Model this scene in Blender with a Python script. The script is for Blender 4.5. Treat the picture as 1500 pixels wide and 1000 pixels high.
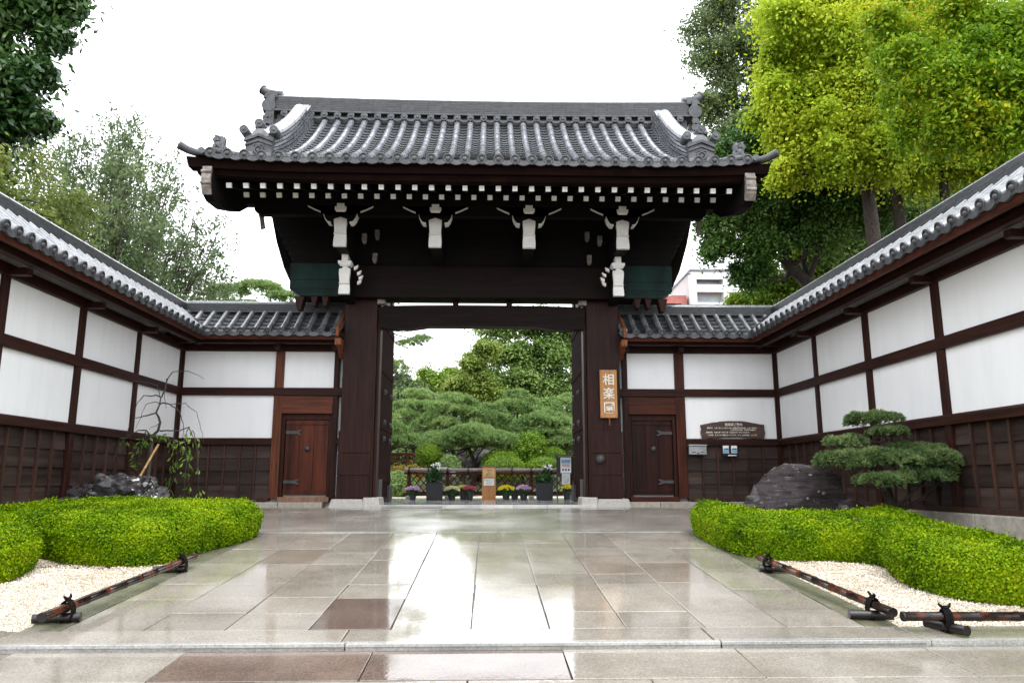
import bpy, math, random
import numpy as np
from mathutils import Vector, Matrix, noise
for o in list(bpy.data.objects): bpy.data.objects.remove(o)
SC = bpy.context.scene
COL = SC.collection
R = math.radians
# ------------------------------------------------------------ camera, sky, sun, exposure
EYE = 0.52                                   # z = 0 is the paving under the gate; the forecourt slopes down to the street
cam = bpy.data.cameras.new('camera'); camo = bpy.data.objects.new('camera', cam); COL.objects.link(camo)
cam.sensor_width = 36; cam.lens = 26.4; cam.clip_start = .05; cam.clip_end = 6000
camo.location = (0, 0, EYE); camo.rotation_euler = (R(90 + 10.506), 0, R(-1.792))
SC.camera = camo
vs = SC.view_settings
SC.display_settings.display_device = 'sRGB'
vs.view_transform = 'Standard'; vs.look = 'None'; vs.gamma = 1; vs.exposure = 0.64; vs.use_curve_mapping = False
SUN_EL, SUN_AZ = 58, 160                     # degrees; the sun stands behind the photographer's right shoulder, veiled by cloud
w = bpy.data.worlds.new('World'); SC.world = w; w.use_nodes = True
nt = w.node_tree; nt.nodes.clear()
wo = nt.nodes.new('ShaderNodeOutputWorld'); bg = nt.nodes.new('ShaderNodeBackground')
sk = nt.nodes.new('ShaderNodeTexSky'); sk.sky_type = 'NISHITA'; sk.sun_disc = False
sk.sun_elevation = R(SUN_EL); sk.sun_rotation = R(SUN_AZ)
hs = nt.nodes.new('ShaderNodeHueSaturation'); hs.inputs['Saturation'].default_value = .25; hs.inputs['Value'].default_value = 1.0
tc = nt.nodes.new('ShaderNodeTexCoord'); sx = nt.nodes.new('ShaderNodeSeparateXYZ')
rp = nt.nodes.new('ShaderNodeValToRGB')      # rain cloud: brighter overhead than at the horizon
rp.color_ramp.elements[0].position = 0.0; rp.color_ramp.elements[0].color = (17, 17.5, 18.1, 1)
rp.color_ramp.elements[1].position = 0.9; rp.color_ramp.elements[1].color = (23, 23.9, 25, 1)
mx = nt.nodes.new('ShaderNodeMix'); mx.data_type = 'RGBA'; mx.inputs[0].default_value = .88
L = nt.links
L.new(tc.outputs['Generated'], sx.inputs[0]); L.new(sx.outputs['Z'], rp.inputs[0])
L.new(sk.outputs[0], hs.inputs['Color']); L.new(hs.outputs[0], mx.inputs[6]); L.new(rp.outputs[0], mx.inputs[7])
L.new(mx.outputs[2], bg.inputs[0]); L.new(bg.outputs[0], wo.inputs[0]); bg.inputs[1].default_value = .105
sl = bpy.data.lights.new('sun', 'SUN'); sl.energy = 1.0; sl.angle = R(25); sl.color = (1, .97, .93)
so = bpy.data.objects.new('sun', sl); COL.objects.link(so)
so.rotation_euler = (R(90 - SUN_EL), 0, R(180 - SUN_AZ)); so.location = (0, 0, 60)
SC.cycles.max_bounces = 6; SC.cycles.diffuse_bounces = 3; SC.cycles.glossy_bounces = 3; SC.cycles.transparent_max_bounces = 4
SC.cycles.caustics_reflective = False; SC.cycles.caustics_refractive = False

# ------------------------------------------------------------ materials
MATS = {}
def mat(name, c1, c2, rough=.6, scale=4, stretch=(1, 1, 1), bump=.2, bdist=.01, bscale=None, rough2=None, island=0, spec=.5,
        pos=(.3, .7), detail=5, metal=0, trans=0, c3=None, coat=0, bstretch=None):
    m = bpy.data.materials.new(name); m.use_nodes = True; MATS[name] = m
    n, l = m.node_tree.nodes, m.node_tree.links
    b = n['Principled BSDF']; b.inputs['Metallic'].default_value = metal; b.inputs['Specular IOR Level'].default_value = spec
    b.inputs['Coat Weight'].default_value = coat; b.inputs['Coat Roughness'].default_value = .15
    t = n.new('ShaderNodeTexCoord'); mp = n.new('ShaderNodeMapping'); mp.inputs['Scale'].default_value = stretch
    l.new(t.outputs['Object'], mp.inputs[0])
    nz = n.new('ShaderNodeTexNoise'); nz.inputs['Scale'].default_value = scale; nz.inputs['Detail'].default_value = detail
    nz.inputs['Roughness'].default_value = .62
    l.new(mp.outputs[0], nz.inputs['Vector'])
    cr = n.new('ShaderNodeValToRGB'); e = cr.color_ramp.elements
    e[0].position, e[1].position = pos; e[0].color = (*c1, 1); e[1].color = (*c2, 1)
    if c3: x = e.new(min(.98, pos[1] + .15)); x.color = (*c3, 1)
    l.new(nz.outputs['Fac'], cr.inputs[0]); colr = cr.outputs[0]
    if island:
        g = n.new('ShaderNodeNewGeometry'); ma = n.new('ShaderNodeMapRange')
        ma.inputs['To Min'].default_value = 1 - island; ma.inputs['To Max'].default_value = 1 + island
        l.new(g.outputs['Random Per Island'], ma.inputs['Value'])
        h = n.new('ShaderNodeHueSaturation'); l.new(colr, h.inputs['Color']); l.new(ma.outputs[0], h.inputs['Value']); colr = h.outputs[0]
    l.new(colr, b.inputs['Base Color'])
    b.inputs['Roughness'].default_value = rough
    if rough2 is not None:
        mr = n.new('ShaderNodeMapRange'); mr.inputs['From Min'].default_value = .35; mr.inputs['From Max'].default_value = .65
        mr.inputs['To Min'].default_value = rough; mr.inputs['To Max'].default_value = rough2
        n3 = n.new('ShaderNodeTexNoise'); n3.inputs['Scale'].default_value = scale * .6; n3.inputs['Detail'].default_value = 3
        l.new(t.outputs['Object'], n3.inputs['Vector']); l.new(n3.outputs['Fac'], mr.inputs['Value']); l.new(mr.outputs[0], b.inputs['Roughness'])
    if bump:
        nb = n.new('ShaderNodeTexNoise'); nb.inputs['Scale'].default_value = bscale or scale * 3; nb.inputs['Detail'].default_value = 4
        if bstretch:
            mb = n.new('ShaderNodeMapping'); mb.inputs['Scale'].default_value = bstretch; l.new(t.outputs['Object'], mb.inputs[0]); l.new(mb.outputs[0], nb.inputs['Vector'])
        else: l.new(mp.outputs[0], nb.inputs['Vector'])
        bp = n.new('ShaderNodeBump'); bp.inputs['Strength'].default_value = bump; bp.inputs['Distance'].default_value = bdist
        l.new(nb.outputs['Fac'], bp.inputs['Height']); l.new(bp.outputs[0], b.inputs['Normal'])
    return m
def leafmat(name, cols, trans=.35, rough=.5, big=.8, spec=.16):
    m = bpy.data.materials.new(name); m.use_nodes = True; MATS[name] = m
    n, l = m.node_tree.nodes, m.node_tree.links
    b = n['Principled BSDF']; b.inputs['Roughness'].default_value = rough; b.inputs['Specular IOR Level'].default_value = spec
    g = n.new('ShaderNodeNewGeometry'); t = n.new('ShaderNodeTexCoord')
    nz = n.new('ShaderNodeTexNoise'); nz.inputs['Scale'].default_value = big; nz.inputs['Detail'].default_value = 2
    l.new(t.outputs['Object'], nz.inputs['Vector'])
    a = n.new('ShaderNodeMath'); a.operation = 'MULTIPLY_ADD'; a.inputs[1].default_value = .5
    s = n.new('ShaderNodeMath'); s.operation = 'MULTIPLY_ADD'; s.inputs[1].default_value = 1.2; s.inputs[2].default_value = -.35
    l.new(nz.outputs['Fac'], s.inputs[0]); l.new(g.outputs['Random Per Island'], a.inputs[0]); l.new(s.outputs[0], a.inputs[2])
    cr = n.new('ShaderNodeValToRGB'); e = cr.color_ramp.elements
    e[0].color = (*cols[0], 1); e[1].color = (*cols[-1], 1); e[0].position = .1; e[1].position = .95
    for i, c in enumerate(cols[1:-1]): x = e.new(.1 + .85 * (i + 1) / (len(cols) - 1)); x.color = (*c, 1)
    l.new(a.outputs[0], cr.inputs[0]); l.new(cr.outputs[0], b.inputs['Base Color'])
    if trans:
        tr = n.new('ShaderNodeBsdfTranslucent'); ms = n.new('ShaderNodeMixShader'); ms.inputs[0].default_value = trans
        l.new(cr.outputs[0], tr.inputs[0]); l.new(b.outputs[0], ms.inputs[1]); l.new(tr.outputs[0], ms.inputs[2])
        l.new(ms.outputs[0], n['Material Output'].inputs['Surface'])
    return m
def wood(name, c1, c2, axis='Z', **k):
    st = {'Z': (1, 1, .06), 'X': (.06, 1, 1), 'Y': (1, .06, 1)}[axis]
    k.setdefault('scale', 22); k.setdefault('rough', .5); k.setdefault('bump', .35); k.setdefault('bdist', .006); k.setdefault('island', .22); k.setdefault('spec', .16)
    return mat(name, c1, c2, stretch=st, **k)
for ax in 'XYZ':
    wood('dark wood ' + ax, (.009, .0028, .002), (.045, .0125, .007), ax, rough=.55)
    wood('red wood ' + ax, (.02, .0055, .003), (.085, .021, .01), ax, rough=.5)
    wood('orange wood ' + ax, (.11, .032, .015), (.25, .085, .038), ax, rough=.5)
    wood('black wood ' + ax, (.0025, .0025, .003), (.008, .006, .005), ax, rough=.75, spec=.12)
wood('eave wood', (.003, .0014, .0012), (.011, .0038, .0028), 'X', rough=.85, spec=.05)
wood('leaf wood', (.006, .002, .0015), (.032, .008, .005), 'Z', rough=.9, spec=.04)
wood('board wood', (.018, .012, .01), (.058, .038, .031), 'X', rough=.5, scale=9, island=.35)
wood('board wood along', (.018, .012, .01), (.058, .038, .031), 'Y', rough=.5, scale=9, island=.35)
wood('batten wood', (.025, .013, .01), (.07, .034, .024), 'Z', rough=.55)
wood('dark door wood', (.007, .002, .0015), (.032, .0075, .0045), 'Z', rough=.42, scale=8, island=.3)
wood('worn red wood Z', (.05, .015, .008), (.17, .055, .027), 'Z')
wood('worn red wood X', (.05, .015, .008), (.15, .046, .022), 'X')
mat('wall tile', (.09, .093, .1), (.25, .257, .27), .12, 7, bump=.06, bscale=30, island=.2, rough2=.28, spec=.7, metal=.15)
wood('door wood', (.022, .006, .004), (.11, .026, .012), 'Z', rough=.42, scale=8, island=.3)
wood('sign wood', (.36, .16, .055), (.52, .27, .11), 'Z', rough=.45, scale=10, island=0, bump=.15)
wood('post wood pale', (.16, .085, .055), (.3, .17, .11), 'Z', rough=.6)
mat('end wood', (.09, .075, .065), (.3, .265, .235), .7, 9, (1, 1, 1), .4)
mat('white paint', (.76, .74, .71), (.84, .83, .8), .6, 14, bump=.25, island=.06, pos=(.25, .6))
mat('plaster', (.75, .75, .755), (.82, .82, .83), .75, 2.2, stretch=(2.2, 2.2, .35), bump=.06, bscale=60, bdist=.003, pos=(.2, .55), detail=8)
mat('roof tile', (.15, .155, .17), (.4, .41, .44), .08, 7, bump=.06, bscale=30, island=.16, rough2=.2, c3=(.4, .41, .42), spec=.8, metal=.35)
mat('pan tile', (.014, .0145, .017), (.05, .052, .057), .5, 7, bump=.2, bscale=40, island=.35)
mat('eave tile', (.026, .027, .03), (.085, .087, .093), .4, 8, bump=.2, bscale=40, island=.2)
mat('wet sheen cap', (.3, .31, .33), (.5, .51, .53), .06, 6, bump=.05, bscale=20, island=.08, rough2=.14, spec=.8)  # pale base colour carries the white sky sheen of the wet cap
wood('lintel wood', (.0035, .0018, .0016), (.013, .0055, .0045), 'X', spec=.08)
wood('pillar wood', (.0075, .0026, .002), (.034, .0095, .006), 'Z', island=.1)
mat('ridge tile', (.06, .063, .07), (.19, .195, .21), .06, 9, bump=.06, bscale=20, island=.12, rough2=.16, spec=.8)
mat('ridge course', (.016, .0165, .019), (.052, .054, .058), .5, 9, stretch=(1, 1, 4), bump=.4, bscale=30, island=.22)
mat('ornament tile', (.022, .023, .027), (.09, .093, .1), .42, 6, bump=.45, bscale=22)
mat('copper', (.002, .007, .006), (.006, .032, .025), .55, 3, (1, 1, .5), .3, pos=(.35, .72), spec=.15)
mat('iron', (.02, .02, .021), (.06, .058, .055), .5, 20, bump=.3)
mat('granite', (.28, .26, .235), (.46, .43, .39), .5, 30, bump=.3, bscale=90, bdist=.004, island=.1)
mat('footing stone', (.26, .235, .2), (.44, .4, .34), .6, 12, bump=.4, bscale=60, bdist=.006, island=.12)
# ------------------------------------------------------------ mesh helpers
class MB:
    def __init__(s): s.v = []; s.f = []
    def add(s, vs, fs):
        b = len(s.v); s.v += [tuple(x) for x in vs]; s.f += [tuple(b + i for i in q) for q in fs]; return s
    def box(s, x0, x1, y0, y1, z0, z1, c=0):
        if x0 > x1: x0, x1 = x1, x0
        if y0 > y1: y0, y1 = y1, y0
        if z0 > z1: z0, z1 = z1, z0
        v = [(x, y, z) for z in (z0, z1) for y in (y0, y1) for x in (x0, x1)]
        return s.add(v, [(0, 2, 3, 1), (4, 5, 7, 6), (0, 1, 5, 4), (2, 6, 7, 3), (0, 4, 6, 2), (1, 3, 7, 5)])
    def hexa(s, p): return s.add(p, [(0, 3, 2, 1), (4, 5, 6, 7), (0, 1, 5, 4), (1, 2, 6, 5), (2, 3, 7, 6), (3, 0, 4, 7)])
    def prism(s, pts, fn, a, b):              # pts (p,q) outline, fn(p,q,t)->xyz
        n = len(pts)
        s.add([fn(p, q, a) for p, q in pts] + [fn(p, q, b) for p, q in pts],
              [tuple(range(n))[::-1], tuple(range(n, 2 * n))] + [(i, (i + 1) % n, n + (i + 1) % n, n + i) for i in range(n)]); return s
    def tube(s, pts, rs, n=8, caps=True):
        pts = [Vector(p) for p in pts]
        if not hasattr(rs, '__len__'): rs = [rs] * len(pts)
        b = len(s.v); up = Vector((0, 0, 1)); pu = None
        for i, p in enumerate(pts):
            t = (pts[min(i + 1, len(pts) - 1)] - pts[max(i - 1, 0)]).normalized()
            if pu is None: pu = t.cross(up if abs(t.z) < .9 else Vector((1, 0, 0))).normalized()
            u = (pu - t * pu.dot(t)).normalized(); v = t.cross(u); pu = u
            for k in range(n):
                a = 2 * math.pi * k / n; s.v.append(tuple(p + (u * math.cos(a) + v * math.sin(a)) * rs[i]))
        m = len(pts)
        for i in range(m - 1):
            for k in range(n):
                s.f.append((b + i * n + k, b + i * n + (k + 1) % n, b + (i + 1) * n + (k + 1) % n, b + (i + 1) * n + k))
        if caps:
            s.f.append(tuple(b + k for k in range(n))[::-1]); s.f.append(tuple(b + (m - 1) * n + k for k in range(n)))
        return s
    def lathe(s, o, ax, prof, n=14):          # prof: (radius, height along axis)
        o = Vector(o); ax = Vector(ax).normalized(); u = ax.orthogonal().normalized(); v = ax.cross(u); b = len(s.v)
        for r, h in prof:
            for k in range(n):
                a = 2 * math.pi * k / n; s.v.append(tuple(o + ax * h + (u * math.cos(a) + v * math.sin(a)) * r))
        for i in range(len(prof) - 1):
            for k in range(n): s.f.append((b + i * n + k, b + i * n + (k + 1) % n, b + (i + 1) * n + (k + 1) % n, b + (i + 1) * n + k))
        s.f.append(tuple(b + k for k in range(n))[::-1]); s.f.append(tuple(b + (len(prof) - 1) * n + k for k in range(n))); return s
    def grid(s, fn, us, vs, close=False):
        b = len(s.v); nu, nv = len(us), len(vs)
        for u in us:
            for v in vs: s.v.append(tuple(fn(u, v)))
        for i in range(nu - 1):
            for j in range(nv - 1): s.f.append((b + i * nv + j, b + (i + 1) * nv + j, b + (i + 1) * nv + j + 1, b + i * nv + j + 1))
        return s
    def build(s, name, m, parent=None, bevel=0, smooth=0, at=None):
        me = bpy.data.meshes.new(name); at = Vector(at) if at else None
        me.from_pydata([tuple(Vector(v) - at) for v in s.v] if at else s.v, [], s.f); me.validate(); me.update()
        return link(name, me, m, parent, bevel, smooth, at)
def link(name, me, m, parent=None, bevel=0, smooth=0, at=None):
    me.materials.append(MATS[m] if isinstance(m, str) else m)
    if smooth:
        me.shade_smooth() if hasattr(me, 'shade_smooth') else None
        try: me.set_sharp_from_angle(angle=R(smooth))
        except Exception: pass
    o = bpy.data.objects.new(name, me); COL.objects.link(o)
    if at: o.location = at
    if parent:
        o.parent = parent
        o.matrix_parent_inverse = Matrix.Translation(-WP[parent.name]) if parent.name in WP else Matrix.Identity(4)
    if bevel:
        b = o.modifiers.new('bevel', 'BEVEL'); b.width = bevel; b.segments = 2; b.limit_method = 'ANGLE'; b.angle_limit = R(40)
    return o
WP = {}
def thing(name, loc, label, cat, group=None):
    o = bpy.data.objects.new(name, None); COL.objects.link(o); o.location = loc; o.empty_display_size = .1
    WP[o.name] = Vector(loc); return tag(o, label, cat, group)
def tag(o, label=None, cat=None, group=None, kind=None):
    for k, v in (('label', label), ('category', cat), ('group', group), ('kind', kind)):
        if v: o[k] = v
    return o
def copy_tree(o, parent=None):
    c = o.copy(); COL.objects.link(c)
    if parent: c.parent = parent; c.matrix_parent_inverse = o.matrix_parent_inverse
    for ch in list(o.children): copy_tree(ch, c)
    return c
def text_mesh(s, size, name, m, parent, fn, depth=.003, sx=1.0, align='CENTER', bold=0):   # fn(x, y, z) -> world
    cu = bpy.data.curves.new('lettering', 'FONT'); cu.body = s; cu.size = size; cu.extrude = depth; cu.align_x = align; cu.align_y = 'CENTER'
    cu.offset = bold; cu.resolution_u = 3
    to = bpy.data.objects.new('lettering', cu); COL.objects.link(to)
    dg = bpy.context.evaluated_depsgraph_get(); me = bpy.data.meshes.new_from_object(to.evaluated_get(dg))
    bpy.data.objects.remove(to); bpy.data.curves.remove(cu)
    for v in me.vertices: v.co = fn(v.co.x * sx, v.co.y, v.co.z)
    me.materials.clear(); me.name = name
    return link(name, me, m, parent)

# ------------------------------------------------------------ leaves
def quads(P, D, S, l, wd, fold=0):            # rhombic leaves: centre P, long axis D, side S (unit), length l, width wd
    n = len(P); l = np.broadcast_to(np.asarray(l, float), (n,))[:, None] * .5; wd = np.broadcast_to(np.asarray(wd, float), (n,))[:, None] * .5
    V = np.empty((n, 4, 3)); V[:, 0] = P - D * l; V[:, 1] = P + S * wd + D * l * .15; V[:, 2] = P + D * l; V[:, 3] = P - S * wd + D * l * .15
    return V.reshape(-1, 3)
def leafobj(name, V, m, parent=None, at=None):
    nq = len(V) // 4; me = bpy.data.meshes.new(name)
    if at is not None: V = V - np.array(at)
    me.vertices.add(nq * 4); me.vertices.foreach_set('co', V.astype(np.float32).ravel())
    me.loops.add(nq * 4); me.loops.foreach_set('vertex_index', np.arange(nq * 4, dtype=np.int32))
    me.polygons.add(nq); me.polygons.foreach_set('loop_start', np.arange(0, nq * 4, 4, dtype=np.int32))
    me.polygons.foreach_set('loop_total', np.full(nq, 4, np.int32)); me.update()
    return link(name, me, m, parent, at=None if at is None else Vector(at))
def unit(a): return a / (np.linalg.norm(a, axis=1, keepdims=True) + 1e-9)
def orient(rng, N, jit=.6, droop=0):          # N wanted normals -> long axis, side
    n = len(N); nn = unit(N + rng.normal(0, jit, (n, 3))); r = rng.normal(0, 1, (n, 3)); r[:, 2] -= droop
    D = unit(r - nn * (r * nn).sum(1, keepdims=True)); return D, np.cross(nn, D)
def clump_leaves(rng, c, rad, n, l, wd, up=.5, jit=.6, droop=.3, shell=.55, low=.35, fuzz=0):
    d = unit(rng.normal(0, 1, (n, 3))); d[:, 2] = np.where((d[:, 2] < 0) & (rng.random(n) > low), -d[:, 2], d[:, 2])
    r = (shell + (1 - shell) * rng.random(n) ** .6)[:, None] * (1 + rng.normal(0, .1, (n, 1)))
    if fuzz:
        f = rng.random(n) < fuzz; r[f] = 1; d[f] = rng.normal(0, .72, (f.sum(), 3)) + [0, 0, -.12]
    P = np.array(c) + d * r * np.array(rad); N = d * (1 - up) + np.array([0, 0, up])
    D, S = orient(rng, N, jit, droop); sz = rng.uniform(.7, 1.25, n)
    return quads(P, D, S, l * sz, wd * sz)
def limb(mb, a, b, r0, r1, rng, bend=.12, n=6, sides=7):
    a = np.array(a, float); b = np.array(b, float); d = np.linalg.norm(b - a); pts = []; rs = []
    o1 = rng.normal(0, 1, 3) * d * bend
    for i in range(n + 1):
        t = i / n; p = a + (b - a) * t + o1 * math.sin(math.pi * t) + rng.normal(0, .012, 3) * d * (0 < i < n); pts.append(p); rs.append(r0 + (r1 - r0) * t)
    mb.tube(pts, rs, sides); return pts
NMUL = 2.2
def tree(name, base, trunk, clumps, n, l, wd, lm, bm, label, cat='tree', group=None, r0=.2, seed=1, up=.5, jit=.6, droop=.3, shell=.35, low=.4, extra=None, sub=0, spread=.75):
    """trunk: list of points; clumps: (x,y,z,rx,ry,rz); each big clump is broken into `sub` small ones"""
    rng = np.random.default_rng(seed); t = thing(name, base, label, cat, group); mb = MB()
    rs = [r0 * (1 - .62 * i / (len(trunk) - 1)) for i in range(len(trunk))]; mb.tube(trunk, rs, 10)
    tp = np.array(trunk); V = []
    for c in clumps:
        c = np.array(c, float); cc = c[:3]
        j = np.argmin(np.linalg.norm(tp - (cc - np.array([0, 0, c[5] * .9])), axis=1)); br = rs[j] * .5
        pts = limb(mb, tp[j], cc, br, br * .3, rng)
        subs = [c]
        if sub:
            subs = []
            d = unit(rng.normal(0, 1, (sub, 3))); rr = rng.random((sub, 1)) ** .4 * spread
            for q, dd in zip(d * rr * c[3:], d):
                k = rng.uniform(.34, .56); subs.append(np.concatenate([cc + q, np.full(3, c[3:].mean() + c[5] * .2) * k * rng.uniform(.8, 1.2, 3) * [1, 1, .88]]))
                if rng.random() < .7: limb(mb, pts[-2] if rng.random() < .5 else pts[-1], cc + q, br * .28, br * .08, rng, n=4, sides=5)
        tot = sum(s[3] * s[4] for s in subs)
        for s in subs: V.append(clump_leaves(rng, s[:3], s[3:], int(NMUL * n / len(clumps) * s[3] * s[4] / tot) + 1, l * 1.15, wd * 1.15, up, jit, droop, shell, low, .25))
    mb.build('trunk', bm, t, smooth=60)
    leafobj('crown', np.concatenate(V), lm, t)
    if extra: extra(t, rng)
    return t
# ------------------------------------------------------------ ground, paving
def zr(y): return min(-.2 + .0703 * (y - 11), .015) if y > -4 else -.2 + .0703 * (-15)
mat('soil', (.03, .02, .013), (.075, .055, .035), .9, 6, bump=.5, bscale=30, bdist=.02)
mat('wet joint', (.02, .018, .016), (.06, .055, .048), .35, 10, bump=.3)
def wetstone(name, c1, c2, **k):
    m = mat(name, c1, c2, rough=.04, rough2=.13, spec=.8, scale=1.6, bump=.11, bscale=20, bdist=.003, island=.13, detail=12, bstretch=(1.4, .8, 1), pos=(.28, .72), **k)
    n, l = m.node_tree.nodes, m.node_tree.links; b = n['Principled BSDF']      # granite speckle over the tone
    sp = n.new('ShaderNodeTexNoise'); sp.inputs['Scale'].default_value = 62; sp.inputs['Detail'].default_value = 6; sp.inputs['Roughness'].default_value = .8
    t = n.new('ShaderNodeTexCoord'); l.new(t.outputs['Object'], sp.inputs['Vector'])
    r = n.new('ShaderNodeMapRange'); r.inputs['From Min'].default_value = .3; r.inputs['From Max'].default_value = .7; r.inputs['To Min'].default_value = .5; r.inputs['To Max'].default_value = 1.5
    l.new(sp.outputs['Fac'], r.inputs['Value']); h = n.new('ShaderNodeHueSaturation')
    src = b.inputs['Base Color'].links[0].from_socket; l.new(src, h.inputs['Color']); l.new(r.outputs[0], h.inputs['Value']); l.new(h.outputs[0], b.inputs['Base Color'])
    return m
wetstone('wet granite', (.21, .184, .15), (.35, .315, .268))
wetstone('pale wet granite', (.4, .395, .38), (.6, .59, .57))
wetstone('wet tan granite', (.18, .148, .115), (.3, .26, .21))
wetstone('wet brown granite', (.095, .066, .052), (.185, .138, .112))
wetstone('wet kerb granite', (.25, .245, .23), (.42, .41, .39))
mat('wet concrete', (.19, .172, .148), (.33, .305, .27), .08, 1.3, bump=.12, bscale=10, bdist=.006, rough2=.24, spec=.8)
mat('mossy edging', (.07, .075, .035), (.2, .185, .14), .2, 3, bump=.3, bscale=30, rough2=.45)
mat('pale gravel', (.4, .32, .24), (.62, .54, .44), .75, 60, bump=.8, bscale=90, bdist=.01)
mat('pebble', (.5, .41, .31), (.8, .71, .59), .55, 3, bump=0, island=.42)
g = MB(); ys = [-400, -60, -4, 5.45, 11, 14.06, 14.8, 21, 60, 300, 3000]
for a, b in zip(ys[:-1], ys[1:]):
    za, zb = zr(a) - .12, zr(b) - .12
    g.add([(-2500, a, za), (2500, a, za), (2500, b, zb), (-2500, b, zb)], [(0, 1, 2, 3)])
tag(g.build('ground', 'soil'), kind='structure')
rnd = random.Random(4)
def slab(mb, x0, x1, y0, y1, dz=0, gap=.004, skew=0, th=.1):
    a, b, c, d = x0 + gap, x1 - gap, y0 + gap, y1 - gap; e = rnd.uniform(-.0025, .0025)
    p = [(x + rnd.uniform(-.004, .004), y + rnd.uniform(-.004, .004)) for x, y in ((a, c), (b, c), (b, d), (a, d))]
    mb.hexa([(x, y, zr(y) + dz - th) for x, y in p] + [(x, y, zr(y) + dz + e) for x, y in p])
bed = MB(); bed.add([(-3.4, 5.5, zr(5.5) - .02), (3.1, 5.5, zr(5.5) - .02), (3.1, 11, zr(11) - .02), (-3.4, 11, zr(11) - .02)], [(0, 1, 2, 3)])
bed.add([(-14, -3, zr(-3) - .06), (14, -3, zr(-3) - .06), (14, 5.5, zr(5.5) - .06), (-14, 5.5, zr(5.5) - .06)], [(0, 1, 2, 3)])
tag(bed.build('paving_joints', 'wet joint'), kind='structure')
pa, pb, pt, kb, ed = MB(), MB(), MB(), MB(), MB()
cx = [-3.13, -2.53, -1.93, -1.32, -.715, -.12, .465, 1.04, 1.635, 2.25, 2.85]
rows = [(6.89, 7.54, 8.57, 9.57), (6.4, 6.96, 7.54, 8.57, 9.57, 10.16), (6.37, 6.96, 7.51, 8.57, 9.3), (6.89, 7.47, 7.95, 8.8, 9.57), (6.37, 7.1, 7.9, 9.3, 10.16), (6.39, 6.89, 7.46, 8.57, 10.01),
        (6.39, 7.46, 8.01, 9.57, 10.01), (6.37, 7.46, 7.95, 9.12, 9.57), (6.89, 7.51, 8.57, 9.3), (6.4, 7.2, 8.2, 9.57)]
for i in range(10):
    yy = [5.88] + list(rows[i]) + [10.98]
    for k in range(len(yy) - 1): slab(pb if (i, k) == (3, 0) else pt if (i, k) in ((6, 1), (7, 3), (1, 4), (8, 2)) else pa, cx[i], cx[i + 1], yy[k], yy[k + 1])
x = -13.
for xe in (-9.6, -6.4, -3.4, -1.02, 1.6, 3.1, 5.4, 8, 13):
    slab(pa, x, xe, 5.56, 5.88, .002); slab(kb, x + .04, xe + .04, 5.505, 5.56, .004, th=.2); x = xe
street = [(4.86, 5.48, [-12, -9.8, -7.9, -6.2, -4.4, -3.2, -2.05, -.78, .52, 1.72, 3.05, 4.5, 6.3, 8.2, 10, 12], (4, 6, 7)), (4.22, 4.86, [-12, -10, -8, -6.5, -5, -3.9, -2.75, -1.4, -.12, 1.0, 2.25, 3.6, 5.2, 7, 9, 12], (5, 6))]
y = 4.22
while y > -2.6:
    y2 = y - rnd.uniform(.6, .7); q = [-12 + rnd.uniform(0, .9)]
    while q[-1] < 11.5: q.append(q[-1] + rnd.uniform(1.1, 1.9))
    street.append((y2, y, q, [k for k in range(len(q) - 1) if rnd.random() < .15])); y = y2
for y0, y1, xs, br in street:
    for k in range(len(xs) - 1): slab(pb if k in br else pa, xs[k], xs[k + 1], y0, y1, -.035)
for y in (5.9, 7.1, 8.4, 9.7): 
    for a, b in ((-3.42, -3.14), (2.86, 3.12)): slab(ed, a, b, y, min(y + 1.25, 10.95) if y > 9 else y + (1.2 if y < 6 else 1.3), -.004)
for mb, m in ((pt, 'wet tan granite'), (pa, 'wet granite'), (pb, 'wet brown granite'), (kb, 'wet kerb granite'), (ed, 'mossy edging')):
    tag(mb.build('paving' if mb is not kb else 'kerb', m, bevel=.004), kind='structure')
ap = MB(); ap.grid(lambda u, v: (u, v, zr(v) + .002 + .006 * noise.noise((u * .9, v * 1.6, 3))), [-6.3 + .3 * i for i in range(42)], [11.08 + .197 * i for i in range(20)])
tag(ap.build('forecourt_apron', 'wet concrete', smooth=60), kind='structure')
ln = MB()
for k in range(14): slab(ln, -4.2 + .62 * k, -4.2 + .62 * (k + 1), 10.99, 11.09, .006, .003)
tag(ln.build('kerb', 'wet kerb granite'), kind='structure')
ps = MB()
for i in range(7):
    for j in range(7): ps.box(-2.45 + i * .66 + .004, -2.45 + (i + 1) * .66 - .004, 15.05 + j * .85 + .004, 15.9 + j * .85 - .004, -.1, .062)
for i in range(6): ps.box(-2.15 + i * .66 + .004, -2.15 + (i + 1) * .66 - .004, 14.85, 15.045, -.1, .066)
tag(ps.build('gate_paving', 'pale wet granite', bevel=.005), kind='structure')
gp = MB(); gp.grid(lambda u, v: (u, v, .045 + .05 * noise.noise((u * .4, v * .4, 0))), [-9 + i for i in range(20)], [20.95 + .5 * i for i in range(9)])
tag(gp.build('gravel_path', 'pale gravel'), kind='structure')
rg = np.random.default_rng(9)
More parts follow.
